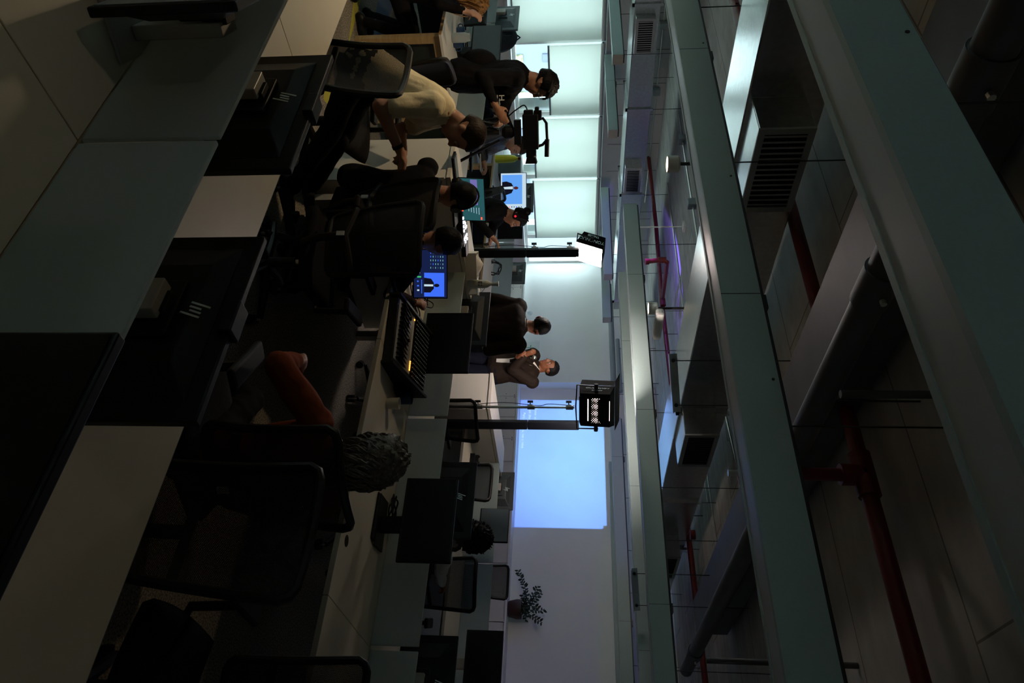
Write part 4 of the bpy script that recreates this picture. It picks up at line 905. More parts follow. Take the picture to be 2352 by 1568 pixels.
# near cable box and tablet on the console desk
p = onz(872, 1200, DZ)
t = thing('tablet', 'thin dark tablet lying on the console desk under the black monitor', 'tablet', (p.x, p.y, DZ), R(8)); MB().box((-.14, -.09, 0), (.14, .09, .012), 'black_glossy').box((-.14, -.092, .003), (.14, -.09, .009), 'silver').build('slab', t, bevel=.002)
p = onz(891, 1178, DZ)
cable('cable_coil', [(p.x + .10 * math.cos(a * 1.3) * (1 + .2 * math.sin(a * 3)), p.y + .05 * math.sin(a * 1.3), DZ + .01 + .018 * (a % 2)) for a in np.linspace(0, 16, 24)], .005, 'tangle of black cables on the desk by the orange dotted monitor')
p = onz(792, 1236, DZ); tag(MB().tube([(0, 0, -.001), (0, 0, .002)], .028, 'dark_metal', 20).build('desk_grommet', loc=(p.x + .0, p.y + .03, DZ)), 'round dark cable grommet in the console desk edge', 'grommet')
# laptop and keyboard on the white end cabinet in front of the tripod
p = onz(1044, 392, 1.0)
t = thing('keyboard', 'black keyboard on the end cabinet below the tripod foot', 'keyboard', (p.x + .03, p.y + .03, 1.0), R(75)); MB().box((-.16, -.06, 0), (.16, .06, .018), 'black').box((-.15, -.05, .018), (.15, .05, .022), 'screen_grey').build('deck', t, bevel=.003)
# headphones etc around the blue screen: cable tangles
def tangle(name, lab, c, ax, ay, rx, ry, turns, r=.004, m='black', seed=1, h=.02):
    random.seed(seed); pts = []
    for k in range(int(turns * 10)):
        a = k / 10 * 2 * math.pi; s = .55 + .45 * random.random(); pts.append(Vector(c) + Vector(ax) * (rx * s * math.cos(a)) + Vector(ay) * (ry * s * math.sin(a)) + UPZ * (.008 + h * random.random()))
    return cable(name, pts, r, lab, 'black cable tangles', m, 4)
p = onz(958, 672, DZ); tangle('cable_coil', 'coiled black cables hanging by the blue preview screen', (p.x, p.y, DZ), RGT, FH, .11, .12, 5, seed=3, h=.09)
p = onz(940, 700, DZ); tangle('cable_coil', 'black cables running behind the mixing console', (p.x, p.y, DZ), RGT, FH, .16, .08, 4, seed=5, h=.05)
p = onz(1088, 612, DZ) ; pc = onz(1128, 618, DZ)
p = onY(1126, 615, 6.85); tangle('cable_coil', 'messy coil of black cables before the divider on the window desk', (p.x, p.y, DZ + .02), RGT, UPZ, .11, .12, 7, seed=9, h=.01)
cable('table_cable', [onz(1118, 652, DZ + .01), onz(1112, 664, DZ + .01), onz(1106, 671, DZ + .006)], .004, 'short black cable with a plug lying on the window desk')
p = onz(1062, 90, DZ); tangle('cable_coil', 'thin cables on the window desk under the divider', (p.x, p.y + .1, DZ), RGT, FH, .2, .1, 3, r=.003, seed=12)
# items on the far window desk
p = onz(1140, 360, DZ)
p = onY(1150, 365, 6.3)
t = thing('detergent_bottle', 'bright yellow bottle with a dark red cap on the window desk', 'bottle', (p.x, p.y, DZ))
MB().lathe((0, 0, 0), [(0, 0), (.05, 0), (.055, .02), (.055, .22), (.045, .27), (.022, .30), (.022, .315)], 'yellow_fluid', 24).build('bottle_body', t, smooth=True)
MB().lathe((0, 0, .315), [(.024, 0), (.024, .04), (0, .04)], 'red_paint', 16).build('cap', t)
p = onY(1155, 386, 6.7)
t = thing('filing_box', 'dark grey filing tray on the window desk beside the yellow bottle', 'box', (p.x, p.y, DZ), R(20)); MB().box((-.16, -.1, 0), (.16, .1, .32), 'screen_grey').build('tray_body', t, bevel=.005)
p = onY(1168, 82, 4.45)
t = thing('backpack', 'black backpack standing behind the divider on the window desk', 'backpack', (p.x + .05, p.y, DZ))
b = MB().ball((0, 0, .20), (.25, .12, .225), 'backpack', 24, 14); b.v = [(x, y, max(0, z)) for x, y, z in b.v]; b.build('pack', t, smooth=True)
MB().tube([(.10, -.08, .36), (.20, -.13, .30), (.22, -.13, .12)], .012, 'backpack', 8).build('strap', t, smooth=True); MB().tube([(-.05, 0, .42), (0, 0, .455), (.05, 0, .42)], .008, 'backpack', 8).build('grab_handle', t)

# ------------------------------------------------------------------ plant, acrylic flower, small figurine on the credenza
p = onY(1169, 1398, 11.5)
t = thing('potted_plant', 'dark leafy potted plant in a brown pot on the low cabinets', 'plant', (p.x, 11.5, CT))
MB().lathe((0, 0, 0), [(0, 0), (.11, 0), (.125, .03), (.15, .14), (.148, .215), (.138, .215), (.135, .19), (0, .19)], 'pot_brown', 32).build('pot', t, smooth=True)
root = Vector((0, 0, .19)); d0 = (CAM - p).length
def pl(x, y, off=0): q = onY(x, y, 11.5 + off); return q - Vector((p.x, 11.5, CT))
stems = [([(1200, 1392), (1210, 1368), (1205, 1345), (1196, 1325), (1189, 1308)], 0), ([(1202, 1395), (1218, 1375), (1228, 1360), (1236, 1345)], -.05), ([(1203, 1398), (1220, 1385), (1236, 1368), (1245, 1358)], .06),
         ([(1203, 1402), (1222, 1400), (1240, 1403), (1251, 1398)], 0), ([(1203, 1402), (1218, 1412), (1236, 1424), (1246, 1430)], -.06), ([(1202, 1405), (1208, 1418), (1206, 1428)], .05), ([(1202, 1393), (1206, 1378), (1200, 1362)], -.08), ([(1202, 1399), (1214, 1390), (1226, 1392), (1238, 1398)], .1)]
fo = MB(); random.seed(21)
for pts, off in stems:
    P = [root + Vector((random.uniform(-.03, .03), random.uniform(-.03, .03), -.02))] + [pl(x, y, off * (i + 1) / len(pts)) for i, (x, y) in enumerate(pts)]
    fo.tube(P, [.009] + [.007 - .004 * i / len(pts) for i in range(len(pts))], 'leaf', 6)
    for i in range(len(P) - 1):
        L = (P[i + 1] - P[i]).length; nleaf = max(2, int(L / .022)); d = (P[i + 1] - P[i]).normalized()
        for k in range(nleaf):
            if i == 0 and k < nleaf * .6: continue
            b = P[i] + (P[i + 1] - P[i]) * (k / nleaf); sgn = 1 if k % 2 else -1
            side = d.cross(Vector((0, 1, 0))).normalized() * sgn; side = (side + d * .6 + Vector((0, random.uniform(-.6, .6), 0))).normalized()
            nrm = side.cross(d).normalized(); wv = side.cross(nrm).normalized(); ln = random.uniform(.05, .08); ww = ln * .26
            fo.add([b, b + side * ln * .35 + wv * ww, b + side * ln * .75 + wv * ww * .7, b + side * ln + nrm * .006, b + side * ln * .75 - wv * ww * .7, b + side * ln * .35 - wv * ww, b + side * ln * .5 + nrm * ln * .08], [(0, 1, 6), (1, 2, 6), (2, 3, 6), (3, 4, 6), (4, 5, 6), (5, 0, 6)], 'leaf')
fo.build('foliage', t)
p = onY(1203, 798, 11.38)
t = thing('acrylic_flower', 'clear acrylic block holding a green lotus flower, beside the speaking man', 'ornament', (p.x, 11.38, CT))
w2, h2_ = .155, .36
a = MB()
for lo, hi in (((-w2, -.04, 0), (w2, -.034, h2_)), ((-w2, .034, 0), (w2, .04, h2_)), ((-w2, -.034, 0), (-w2 + .006, .034, h2_)), ((w2 - .006, -.034, 0), (w2, .034, h2_)), ((-w2 + .006, -.034, h2_ - .006), (w2 - .006, .034, h2_))): a.box(lo, hi, 'acrylic')
a.build('acrylic_case', t)
MB().tube([(.01, 0, .005), (.0, 0, .11), (-.005, 0, .17)], .006, 'stem', 8).build('flower_stem', t)
f = MB()
for k in range(14):
    an = k / 14 * 2 * math.pi; el = .25 + .5 * (k % 3) / 2; d = Vector((math.cos(an) * math.cos(el), math.sin(an) * math.cos(el) * .4, math.sin(el))); c0 = Vector((-.005, 0, .175)); sd = d.cross(Vector((0, 1, 0))).normalized()
    f.add([c0, c0 + d * .04 + sd * .012, c0 + d * .08, c0 + d * .04 - sd * .012], [(0, 1, 2, 3)], 'petal' if k % 3 else 'stem')
f.build('petals', t)
p = onY(1200, 718, 11.38)
t = thing('small_lamp', 'small gold rimmed glass ornament half hidden behind the standing man', 'ornament', (p.x, 11.38, CT))
MB().box((-.11, -.06, 0), (.11, .06, .02), 'dark_metal').build('base', t); MB().tube([(-.05, 0, .02), (-.01, 0, .09)], .004, 'silver', 6).ball((.01, 0, .14), (.055, .03, .055), 'clear_plastic', 18, 10).build('globe', t, smooth=True)

# ------------------------------------------------------------------ studio lamps on stands, column loudspeakers
def studio(name, lab, head, n, up, zt, y_line, back_leak, half=(.16, .15), dep=.15):
    n = Vector(n).normalized(); up = Vector(up); up = (up - n * up.dot(n)).normalized(); ax = up.cross(n).normalized()
    t = thing('studio_lamp', lab, 'studio lamp', head, 0, 'studio lamps on stands')
    MB().frus(-n * dep / 2, n * dep / 2, ax, up, half[0] * .82, half[1] * .82, half[0], half[1], 'lamp_black').build('housing', t, bevel=.004)
    MB().obox(n * (dep / 2 + .002), ax, up, n, half[0] * .97, half[1] * .97, .0015, 'led_panel_back' if back_leak else 'led_panel').build('led_face', t)
    br = MB().tube([ax * (half[0] + .012) + up * .02, ax * (half[0] + .02) - up * half[1] * 1.08, -up * half[1] * 1.15, -ax * (half[0] + .02) - up * half[1] * 1.08, -ax * (half[0] + .012) + up * .02], .007, 'dark_metal', 8); br.build('yoke', t)
    for s in (-1, 1): MB().tube([ax * s * (half[0] - .01), ax * s * (half[0] + .035)], .018, 'dark_metal', 12).build('yoke_knob', t)
    fl = MB()
    for sg, aa, bb, hw_, hb_, fw_ in ((1, up, ax, half[1], half[0], .27), (1, ax, up, half[0], half[1], .12), (-1, ax, up, half[0], half[1], .12)):
        if not back_leak and aa is ax: continue
        if not back_leak: continue
        e0 = n * dep / 2 + aa * (sg * (hw_ + .004)); dr = (n + aa * sg * .06).normalized(); fl.obox(e0 + dr * fw_ / 2, dr, bb, dr.cross(bb), fw_ / 2, hb_ * (1.25 if aa is up else .95), .0015, 'lamp_black')
    if fl.v: fl.build('barn_doors', t)
    if back_leak:
        lk = MB(); b0 = -n * (dep / 2 + .0012)
        for i in range(22):
            for j in range(9):
                u = -.115 + i * .0105; v = -.03 + j * .0095; kk = math.exp(-(((i % 6) - 2.5) / 1.6) ** 2) * math.exp(-((j - 4) / 2.6) ** 2)
                if (i + j) % 2 == 0: lk.obox(b0 + ax * u + up * v, ax, up, n, .0022 + .0012 * kk, .0022 + .0012 * kk, .0006, 'led_leak' if kk > .35 else 'led_line' if kk > .08 else 'lamp_dot')
        lk.build('vent_glow', t)
        MB().obox(b0 - up * .062, ax, up, n, .10, .004, .0008, 'led_line').obox(b0 + up * half[1] * .80, ax, up, n, .09, .002, .0008, 'led_line').obox(b0 - up * .115 + ax * .09, ax, up, n, .022, .003, .0008, 'led_line').build('seam_glow', t)
        MB().obox(b0 + up * .055, ax, up, n, .10, .03, .006, 'lamp_black').build('rear_cover', t, bevel=.003)
        MB().obox(b0 - up * .11, ax, up, n, .12, .03, .006, 'lamp_black').build('power_unit', t, bevel=.003)
    return t, n, up, ax
emat('lamp_dot', (1, .78, .6), .5)
nv = RGT * .78 - UPZ * .34 - FH * .42
h1 = at(1359, 570, 7.0)
t1, n1, u1, a1 = studio('studio_lamp', 'lit studio lamp shining towards the speaking man, on a silver stand', h1, nv, UPZ, 0, 553, False, (.15, .135), .16)
sd = -a1 if (-a1).dot(-FW) > a1.dot(-FW) else a1
text('brand_text', 'YONGNUO', .048, 'logo', sd * (.15 * .93 + .004) + n1 * .01, -u1, n1, t1)
text('model_text', 'YN6000', .034, 'logo', sd * (.15 * .90 + .004) - n1 * .045, -u1, n1, t1)
h2 = at(1369, 936, 6.35)
t2, n2, u2, a2 = studio('studio_lamp', 'studio lamp turned away with glowing vents in its black back', h2, -RGT * .22 + FH * .95 + UPZ * .14, UPZ, 0, 941, True, (.183, .157), .15)
text('brand_text', 'YONGNUO', .040, 'logo', (a2 if a2.dot(RGT) < 0 else -a2) * (.183 * .93 + .004) + n2 * .02 + u2 * .01, -u2, n2, t2)
text('model_text', 'YN6000', .028, 'logo', (a2 if a2.dot(RGT) < 0 else -a2) * (.183 * .90 + .004) - n2 * .03 + u2 * .01, -u2, n2, t2)
for k, (hd, up_, hf, px_, dd, lab) in enumerate(((h1, u1, .135, 553, 7.0, 'silver light stand of the lit studio lamp'), (h2, u2, .157, 941, 6.35, 'silver light stand in front of the blue projection'))):
    top = hd - UPZ * (hf * 1.15 + .01); x, y = at(1300, px_, dd).x, at(1300, px_, dd).y
    x, y = top.x, top.y
    t = thing('light_stand', lab, 'stand', (x, y, 0), 0, 'silver light stands'); zt = top.z
    MB().tube([(0, 0, .12), (0, 0, .98)], .016, 'steel', 12).build('lower_tube', t); MB().tube([(0, 0, .98), (0, 0, 1.45)], .0125, 'steel', 12).build('middle_tube', t); MB().tube([(0, 0, 1.45), (0, 0, zt)], .0095, 'steel', 12).build('upper_tube', t)
    for zj in (.98, 1.45, zt - .03):
        j = MB().tube([(0, 0, zj - .045), (0, 0, zj + .02)], .021, 'silver', 12).box((-.012, -.03, zj - .03), (.012, -.015, zj), 'silver').build('collar', t)
        MB().tube([-RGT * .02 + Vector((0, 0, zj - .02)), -RGT * .05 + Vector((0, 0, zj - .02))], .005, 'dark_metal', 8).box((-RGT.x * .05 - .005, -RGT.y * .05 - .012, zj - .045), (-RGT.x * .05 + .005, -RGT.y * .05 + .012, zj + .005), 'dark_metal').build('wing_knob', j)
    for q in range(3):
        a = q * 2.094 + .4; d = Vector((math.cos(a), math.sin(a), 0)); MB().tube([Vector((0, 0, .55)), d * .14 + Vector((0, 0, .28)), d * .27 + Vector((0, 0, .012))], .009, 'steel', 8).build('leg', t)
    cable('lamp_cable', [Vector((x, y, zt)) + RGT * -.015, Vector((x, y, 1.6)) + RGT * -.03, Vector((x, y, 1.5)) - RGT * .015, Vector((x, y, 1.2)) - RGT * .04, Vector((x, y, .9)) - RGT * .02], .003, ['thin cable running down the stand of the lit lamp', 'thin cable running down the stand before the projection'][k], 'lamp cables')
for k, (py_, d, lab) in enumerate(((579, 6.75, 'black column loudspeaker next to the lit lamp stand'), (976, 6.95, 'black column loudspeaker in front of the blue projection'))):
    b = at(1330, py_, d); t = thing('column_speaker', lab, 'loudspeaker', (b.x, b.y, 0), YAW + R(20 if k == 0 else 10), 'black column loudspeakers'); zt = b.z
    MB().box((-.15, -.15, 0), (.15, .15, .30), 'speaker_black').build('subwoofer', t, bevel=.02)
    for z0, z1 in ((.30, .86), (.86, 1.37), (1.37, zt)): MB().box((-.036, -.045, z0 + .002), (.036, .045, z1 - .002), 'speaker_black').box((-.037, -.046, z0 + .01), (.037, -.04, z1 - .01), 'speaker_black').build('column_section', t, bevel=.006)

# ------------------------------------------------------------------ video camera on a tripod
pc = at(1222, 302, 5.5); vf = Vector((.80, .60, 0)); vl = UPZ.cross(vf)       # it films towards the front wall side
vf = (RGT * .93 + FH * .37).normalized(); vl = UPZ.cross(vf)
T = thing('camera_tripod', 'black video tripod holding the video camera', 'tripod', (pc.x, pc.y, 0))
hz = pc.z - .13
MB().lathe((0, 0, hz - .10), [(0, 0), (.03, 0), (.055, .03), (.05, .07), (.035, .09), (0, .10)], 'black', 20).obox((0, 0, hz + .02), vf, vl, UPZ, .09, .045, .025, 'black').tube([vl * .05 + UPZ * (hz), vl * .09 + UPZ * hz], .03, 'black', 14).build('fluid_head', T, smooth=False)
MB().tube([(0, 0, hz - .01), -vf * .25 + UPZ * (hz - .10), -vf * .40 + UPZ * (hz - .20)], .011, 'black', 10).build('pan_handle', T)
MB().tube([(0, 0, hz - .12), (0, 0, hz - .40)], .02, 'dark_metal', 12).build('centre_column', T)
for a in (-.15, 1.95, 4.05):
    d = (vf * math.cos(a) + vl * math.sin(a)); s = d.cross(UPZ)
    lg = MB()
    for q in (-1, 1): lg.tube([d * .06 + s * (.02 * q) + UPZ * (hz - .12), d * .40 + s * (.02 * q) + UPZ * (hz - .12) * .42], .010, 'black', 8)
    lg.tube([d * .34 + UPZ * (hz - .12) * .50, d * .68 + UPZ * .02], .010, 'dark_metal', 8).obox(d * .40 + UPZ * (hz - .12) * .42, d, s, UPZ, .02, .035, .03, 'black').ball(d * .68 + UPZ * .02, .02, 'black')
    lg.build('leg', T)
V = thing('video_camera', 'black video camera with a top handle on the tripod', 'camera', (pc.x, pc.y, pc.z - .085))
MB().obox(UPZ * .075, vf, vl, UPZ, .13, .05, .06, 'black').obox(-vf * .10 + UPZ * .06 , vf, vl, UPZ, .06, .04, .035, 'black').obox(-vf * .13 + UPZ * .125, vf, vl, UPZ, .05, .03, .016, 'black').build('body', V, bevel=.008)
MB().tube([vf * .12 + UPZ * .075, vf * .19 + UPZ * .075], .040, 'black', 20).build('lens_barrel', V, smooth=True)
MB().frus(vf * .19 + UPZ * .075, vf * .235 + UPZ * .075, vl, UPZ, .042, .034, .055, .045, 'black').build('lens_hood', V)
MB().tube([-vf * .085 + UPZ * .13, -vf * .095 + UPZ * .17, -vf * .06 + UPZ * .195, vf * .06 + UPZ * .20, vf * .10 + UPZ * .165, vf * .11 + UPZ * .13], .011, 'black', 10).build('top_handle', V, smooth=True)
MB().tube([vf * .06 + UPZ * .20, vf * .19 + UPZ * .195], .018, 'black', 12).build('microphone', V, smooth=True)
MB().obox(UPZ * .09 - FH * .052 + vf * .02, vf, UPZ, FH, .003, .003, .001, 'btn_green').build('status_light', V)
MB().obox(-vf * .12 + UPZ * .13, vf, vl, UPZ, .035, .03, .03, 'black').build('viewfinder', V, bevel=.006)
cable('camera_cable', [pc - vf * .10 + UPZ * -.02, pc - vf * .19 - UPZ * .05, pc - vf * .16 - UPZ * .12, pc - vf * .06 - UPZ * .28, pc - vf * .02 - UPZ * .6], .005, 'black cable looping from the video camera down the tripod')
# ------------------------------------------------------------------ people
def seg(mb, a, b, ra, rb, m, n=12):
    a, b = Vector(a), Vector(b); pts = []; rs = []; d = (b - a); L = max(d.length, 1e-4); d /= L
    for t in (-1, -.7, -.35): pts.append(a + d * ra * t); rs.append(ra * math.sqrt(max(1e-3, 1 - t * t)))
    for t in np.linspace(0, 1, max(5, min(30, int(L / .013)))): pts.append(a + d * L * t); rs.append(ra + (rb - ra) * t)
    for t in (.35, .7, 1): pts.append(b + d * rb * t); rs.append(rb * math.sqrt(max(1e-3, 1 - t * t)))
    mb.tube(pts, rs, m, n)
def loft(mb, secs, m, n=20):     # secs: centre, side axis, front axis, half width, half depth
    vs = []; fs = []
    for c, ax, ay, rx, ry in secs:
        for k in range(n):
            t = 2 * math.pi * k / n; co, si = math.cos(t), math.sin(t); e = .85
            vs.append(Vector(c) + ax * (rx * math.copysign(abs(co) ** e, co)) + ay * (ry * math.copysign(abs(si) ** e, si)))
    for i in range(len(secs) - 1):
        for k in range(n): fs.append((i * n + k, i * n + (k + 1) % n, (i + 1) * n + (k + 1) % n, (i + 1) * n + k))
    fs += [tuple(range(n))[::-1], tuple(range(len(vs) - n, len(vs)))]; mb.add(vs, fs, m)
def ik(a, b, l1, l2, hint):
    a, b = Vector(a), Vector(b); d = b - a; L = min(d.length, (l1 + l2) * .995); d.normalize(); b = a + d * L
    x = (l1 * l1 - l2 * l2 + L * L) / (2 * L); h = math.sqrt(max(0, l1 * l1 - x * x)); hint = Vector(hint); hint = (hint - d * hint.dot(d)).normalized()
    return a + d * x + hint * h, b
def hand(mb, wr, d, palm_n, curl, m, side, s=1.0):
    """wr wrist, d direction of the hand, palm_n the way the palm faces"""
    d = Vector(d).normalized(); pn = Vector(palm_n); pn = (pn - d * pn.dot(d)).normalized(); ac = d.cross(pn).normalized() * side
    mb.ball(wr + d * .045 * s, (.040 * s, .046 * s, .016 * s), m, 14, 10, Matrix((ac, d, pn)).transposed())
    seg(mb, wr - d * .02, wr + d * .02, .025 * s, .027 * s, m)
    for i, (off, ln) in enumerate(((-.028, .072), (-.009, .080), (.010, .075), (.028, .060))):
        b0 = wr + d * (.082 - .006 * abs(i - 1.3)) * s + ac * off * s; c = curl + .12 * i
        d1 = d * math.cos(c * .7) + pn * math.sin(c * .7); d2 = d * math.cos(c * 1.5) + pn * math.sin(c * 1.5); d3 = d * math.cos(c * 2.1) + pn * math.sin(c * 2.1)
        p1 = b0 + d1 * ln * .45 * s; p2 = p1 + d2 * ln * .33 * s; p3 = p2 + d3 * ln * .24 * s
        seg(mb, b0 - d * .02, p1, .0092 * s, .0086 * s, m, 8); seg(mb, p1, p2, .0086 * s, .0078 * s, m, 8); seg(mb, p2, p3, .0078 * s, .0068 * s, m, 8)
    tb = wr + d * .022 * s - ac * .030 * s; t1 = tb + (d * .62 - ac * .70 + pn * .25).normalized() * .040 * s; t2 = t1 + (d * .85 - ac * .28 + pn * .45).normalized() * .034 * s
    seg(mb, tb, t1, .0125 * s, .0105 * s, m, 8); seg(mb, t1, t2, .0102 * s, .008 * s, m, 8)
def rotz(v, a): c, s = math.cos(a), math.sin(a); return Vector((v.x * c - v.y * s, v.x * s + v.y * c, v.z))
def person(label, base, fdir, pz, lean, hands, feet, head=(0, 0, 0), side_lean=0, tone='skin_tan', top='cloth_black', legs='cloth_navy', sleeve=1.0, shoe='black', k=1.0, bulk=1.0,
           hair=None, hair_c='hair_black', voxel=.011, curl=(.5, .5), palms=(None, None), hdir=(None, None), elbow=(None, None), lower=True, shirt_v=False, head_pos=None, group='people in the room'):
    """local frame at the base: f forward, l left, z up. lean degrees forward. hands: (left, right) targets in (f, l, z). feet likewise.
    head: (turn left, nod down, tilt) degrees relative to the body"""
    f = Vector(fdir); f.z = 0; f.normalize(); l = UPZ.cross(f); base = Vector((base[0], base[1], 0))
    W = lambda a, b, c: f * a + l * b + UPZ * c
    P = W(0, 0, pz); la = R(lean); ls = R(side_lean)
    sp = (UPZ * math.cos(la) + f * math.sin(la)); sp = (sp + l * math.sin(ls)).normalized(); fr = (f - sp * f.dot(sp)).normalized(); lf = sp.cross(fr)
    mb = MB(); b = bulk
    S = lambda t, bow=0: P + sp * (t * k) + fr * (bow * k)
    nk = S(.49, -.015); hy, hp, ht = (R(v) for v in head)
    hf = f * math.cos(hy) + l * math.sin(hy); hn = .5 * hp + .35 * la
    hu = (UPZ * math.cos(hp) + hf * math.sin(hp)); hfw = (hf * math.cos(hp) - UPZ * math.sin(hp)); hl = hu.cross(hfw)
    nd = (sp * .6 + UPZ * .4 + hf * math.sin(hn) * .5).normalized()
    hc = nk + nd * (.070 * k) + hu * (.072 * k) + hfw * .022 * k
    if head_pos is not None:       # the measured head decides where the trunk is
        P = P + (Vector(head_pos) - base - hc); nk = S(.49, -.015); hc = Vector(head_pos) - base
    T = [(-.09, -.0, .155, .105), (-.03, 0, .175, .12), (.06, .0, .165, .115), (.16, .005, .148, .105), (.26, .005, .160, .115), (.35, .0, .180, .120), (.42, -.01, .185, .110), (.465, -.015, .150, .088), (.495, -.018, .085, .065), (.515, -.015, .05, .05)]
    loft(mb, [(S(t, bw), lf, fr, rx * k * b, ry * k * b) for t, bw, rx, ry in T], top)
    H = lambda a, c, d: hc + hfw * (a * k) + hl * (c * k) + hu * (d * k)
    Mh = Matrix((hl, hfw, hu)).transposed()
    seg(mb, nk - sp * .03, H(-.02, 0, -.07), .055 * k, .053 * k, tone)
    mb.ball(H(-.012, 0, .025), (.077 * k, .095 * k, .092 * k), tone, 24, 16, Mh)
    mb.ball(H(.022, 0, -.045), (.060 * k, .068 * k, .070 * k), tone, 20, 14, Mh)
    mb.ball(H(.062, 0, -.095), (.026 * k, .022 * k, .020 * k), tone, 12, 8, Mh)
    mb.ball(H(.070, 0, .028), (.052 * k, .018 * k, .012 * k), tone, 14, 8, Mh)
    seg(mb, H(.082, 0, .018), H(.104, 0, -.022), .009 * k, .0135 * k, tone, 8); mb.ball(H(.094, 0, -.026), (.017 * k, .012 * k, .009 * k), tone, 10, 8, Mh)
    for s in (-1, 1):
        mb.ball(H(.055, s * .042, -.025), (.022 * k, .022 * k, .024 * k), tone, 10, 8, Mh)
        mb.ball(H(-.010, s * .079, -.008), (.010 * k, .021 * k, .031 * k), tone, 12, 8, Mh)
    mb.ball(H(.083, 0, -.056), (.022 * k, .010 * k, .0055 * k), 'lip', 12, 8, Mh); mb.ball(H(.082, 0, -.067), (.019 * k, .010 * k, .006 * k), 'lip', 12, 8, Mh)
    arms = []
    for i, s in enumerate((1, -1)):
        sh = S(.435, -.012) + lf * (s * .178 * k * (b * .5 + .5)); tg = base * 0 + W(*hands[i]); hint = elbow[i] and W(*elbow[i]) or (-f * .35 - UPZ + l * s * .35)
        el, wr = ik(sh, tg, .285 * k, .255 * k, hint)
        mb.ball(sh, (.075 * k * b, .068 * k * b, .068 * k * b), top, 14, 10)
        cut = min(1, sleeve * 2); e2 = sh + (el - sh) * cut
        seg(mb, sh, e2, .064 * k * b, (.053 if sleeve >= .5 else .062) * k * b, top)
        if sleeve < .5: seg(mb, sh + (el - sh) * (cut * .8), el, .045 * k, .040 * k, tone)
        fw = (wr - el).normalized()
        if sleeve >= .95: seg(mb, el, wr - fw * .055, .050 * k * b, .036 * k * b, top)
        else: seg(mb, el, wr, .041 * k, .028 * k, tone)
        if sleeve >= .95: seg(mb, wr - fw * .06, wr + fw * .01, .026 * k, .025 * k, tone)
        hd = W(*hdir[i]) if hdir[i] else fw; pn = W(*palms[i]) if palms[i] else -UPZ
        hand(mb, wr, hd, pn, curl[i], tone, s, k); arms.append((sh, el, wr))
    if lower:
        for i, s in enumerate((1, -1)):
            hp_ = P + lf * (s * .092 * k) - sp * .05; an = W(*feet[i]); kn, an = ik(hp_, an, .43 * k, .42 * k, f + UPZ * .2)
            seg(mb, hp_, kn, .088 * k * b, .062 * k, legs); seg(mb, kn, an, .062 * k, .045 * k, legs)
            sd = f * 1.0; c0 = an - UPZ * .045
            seg(mb, c0 - sd * .04, c0 + sd * .13, .042, .036, shoe); mb.ball(c0 + sd * .05 - UPZ * .01, (.05, .05, .03), shoe)
    # fuse into one surface
    tree = kdtree.KDTree(len(mb.v)); vm = [0] * len(mb.v)
    for fc, mi in zip(mb.f, mb.m):
        for v in fc: vm[v] = mi
    for i, v in enumerate(mb.v): tree.insert(v, i)
    tree.balance()
    me = bpy.data.meshes.new('body'); me.from_pydata(mb.v, [], mb.f)
    bm = bmesh.new(); bm.from_mesh(me); bmesh.ops.recalc_face_normals(bm, faces=bm.faces); bm.to_mesh(me); bm.free()
    tmp = bpy.data.objects.new('tmp', me); COL.objects.link(tmp); md = tmp.modifiers.new('r', 'REMESH'); md.mode = 'VOXEL'; md.voxel_size = voxel
    sm = tmp.modifiers.new('s', 'SMOOTH'); sm.factor = .5; sm.iterations = 2 if voxel < .009 else 3
    me2 = bpy.data.meshes.new_from_object(tmp.evaluated_get(bpy.context.evaluated_depsgraph_get())); bpy.data.objects.remove(tmp)
    for m in mb.mats: me2.materials.append(MATS[m]) if False else None
    me2.materials.clear()
    for m in mb.mats: me2.materials.append(MATS[m])
    for p in me2.polygons: p.material_index = vm[tree.find(p.center)[1]]; p.use_smooth = True
    for it in range(4):          # clean seam between skin and cloth
        cnt = np.zeros((len(me2.vertices), len(mb.mats)))
        for p in me2.polygons:
            for v in p.vertices: cnt[v, p.material_index] += 1
        for p in me2.polygons:
            if mb.mats[p.material_index] != 'lip': p.material_index = int(np.argmax(cnt[list(p.vertices)].sum(0)))
    # cloth folds
    ti = [mb.mats.index(x) for x in {top, legs} if x in mb.mats]; isc = np.zeros(len(me2.vertices))
    for p in me2.polygons:
        if p.material_index in ti:
            for v in p.vertices: isc[v] = 1
    nr = [v.normal.copy() for v in me2.vertices]
    for i, v in enumerate(me2.vertices):
        if isc[i]:
            q = v.co; w_ = noise.noise(Vector((q.x * 9, q.y * 9, q.z * 5 + base.x))) * .010 + noise.noise(Vector((q.x * 26, q.y * 26, q.z * 11))) * .005; v.co = q + nr[i] * w_
    o = bpy.data.objects.new('person', me2); COL.objects.link(o); o.location = base; tag(o, label, 'person', group)
    for s in (-1, 1): MB().ball(H(.070, s * .032, .006), (.011 * k, .011 * k, .011 * k), 'eye_white', 12, 8).ball(H(.0785, s * .032, .005), (.0055 * k, .0055 * k, .0055 * k), 'eye_dark', 10, 6).build('eye', o, smooth=True)
    for s in (-1, 1): seg_ = MB(); seg(seg_, H(.083, s * .018, .030), H(.070, s * .050, .032), .0035 * k, .0025 * k, hair_c, 6); seg_.build('eyebrow', o, smooth=True)
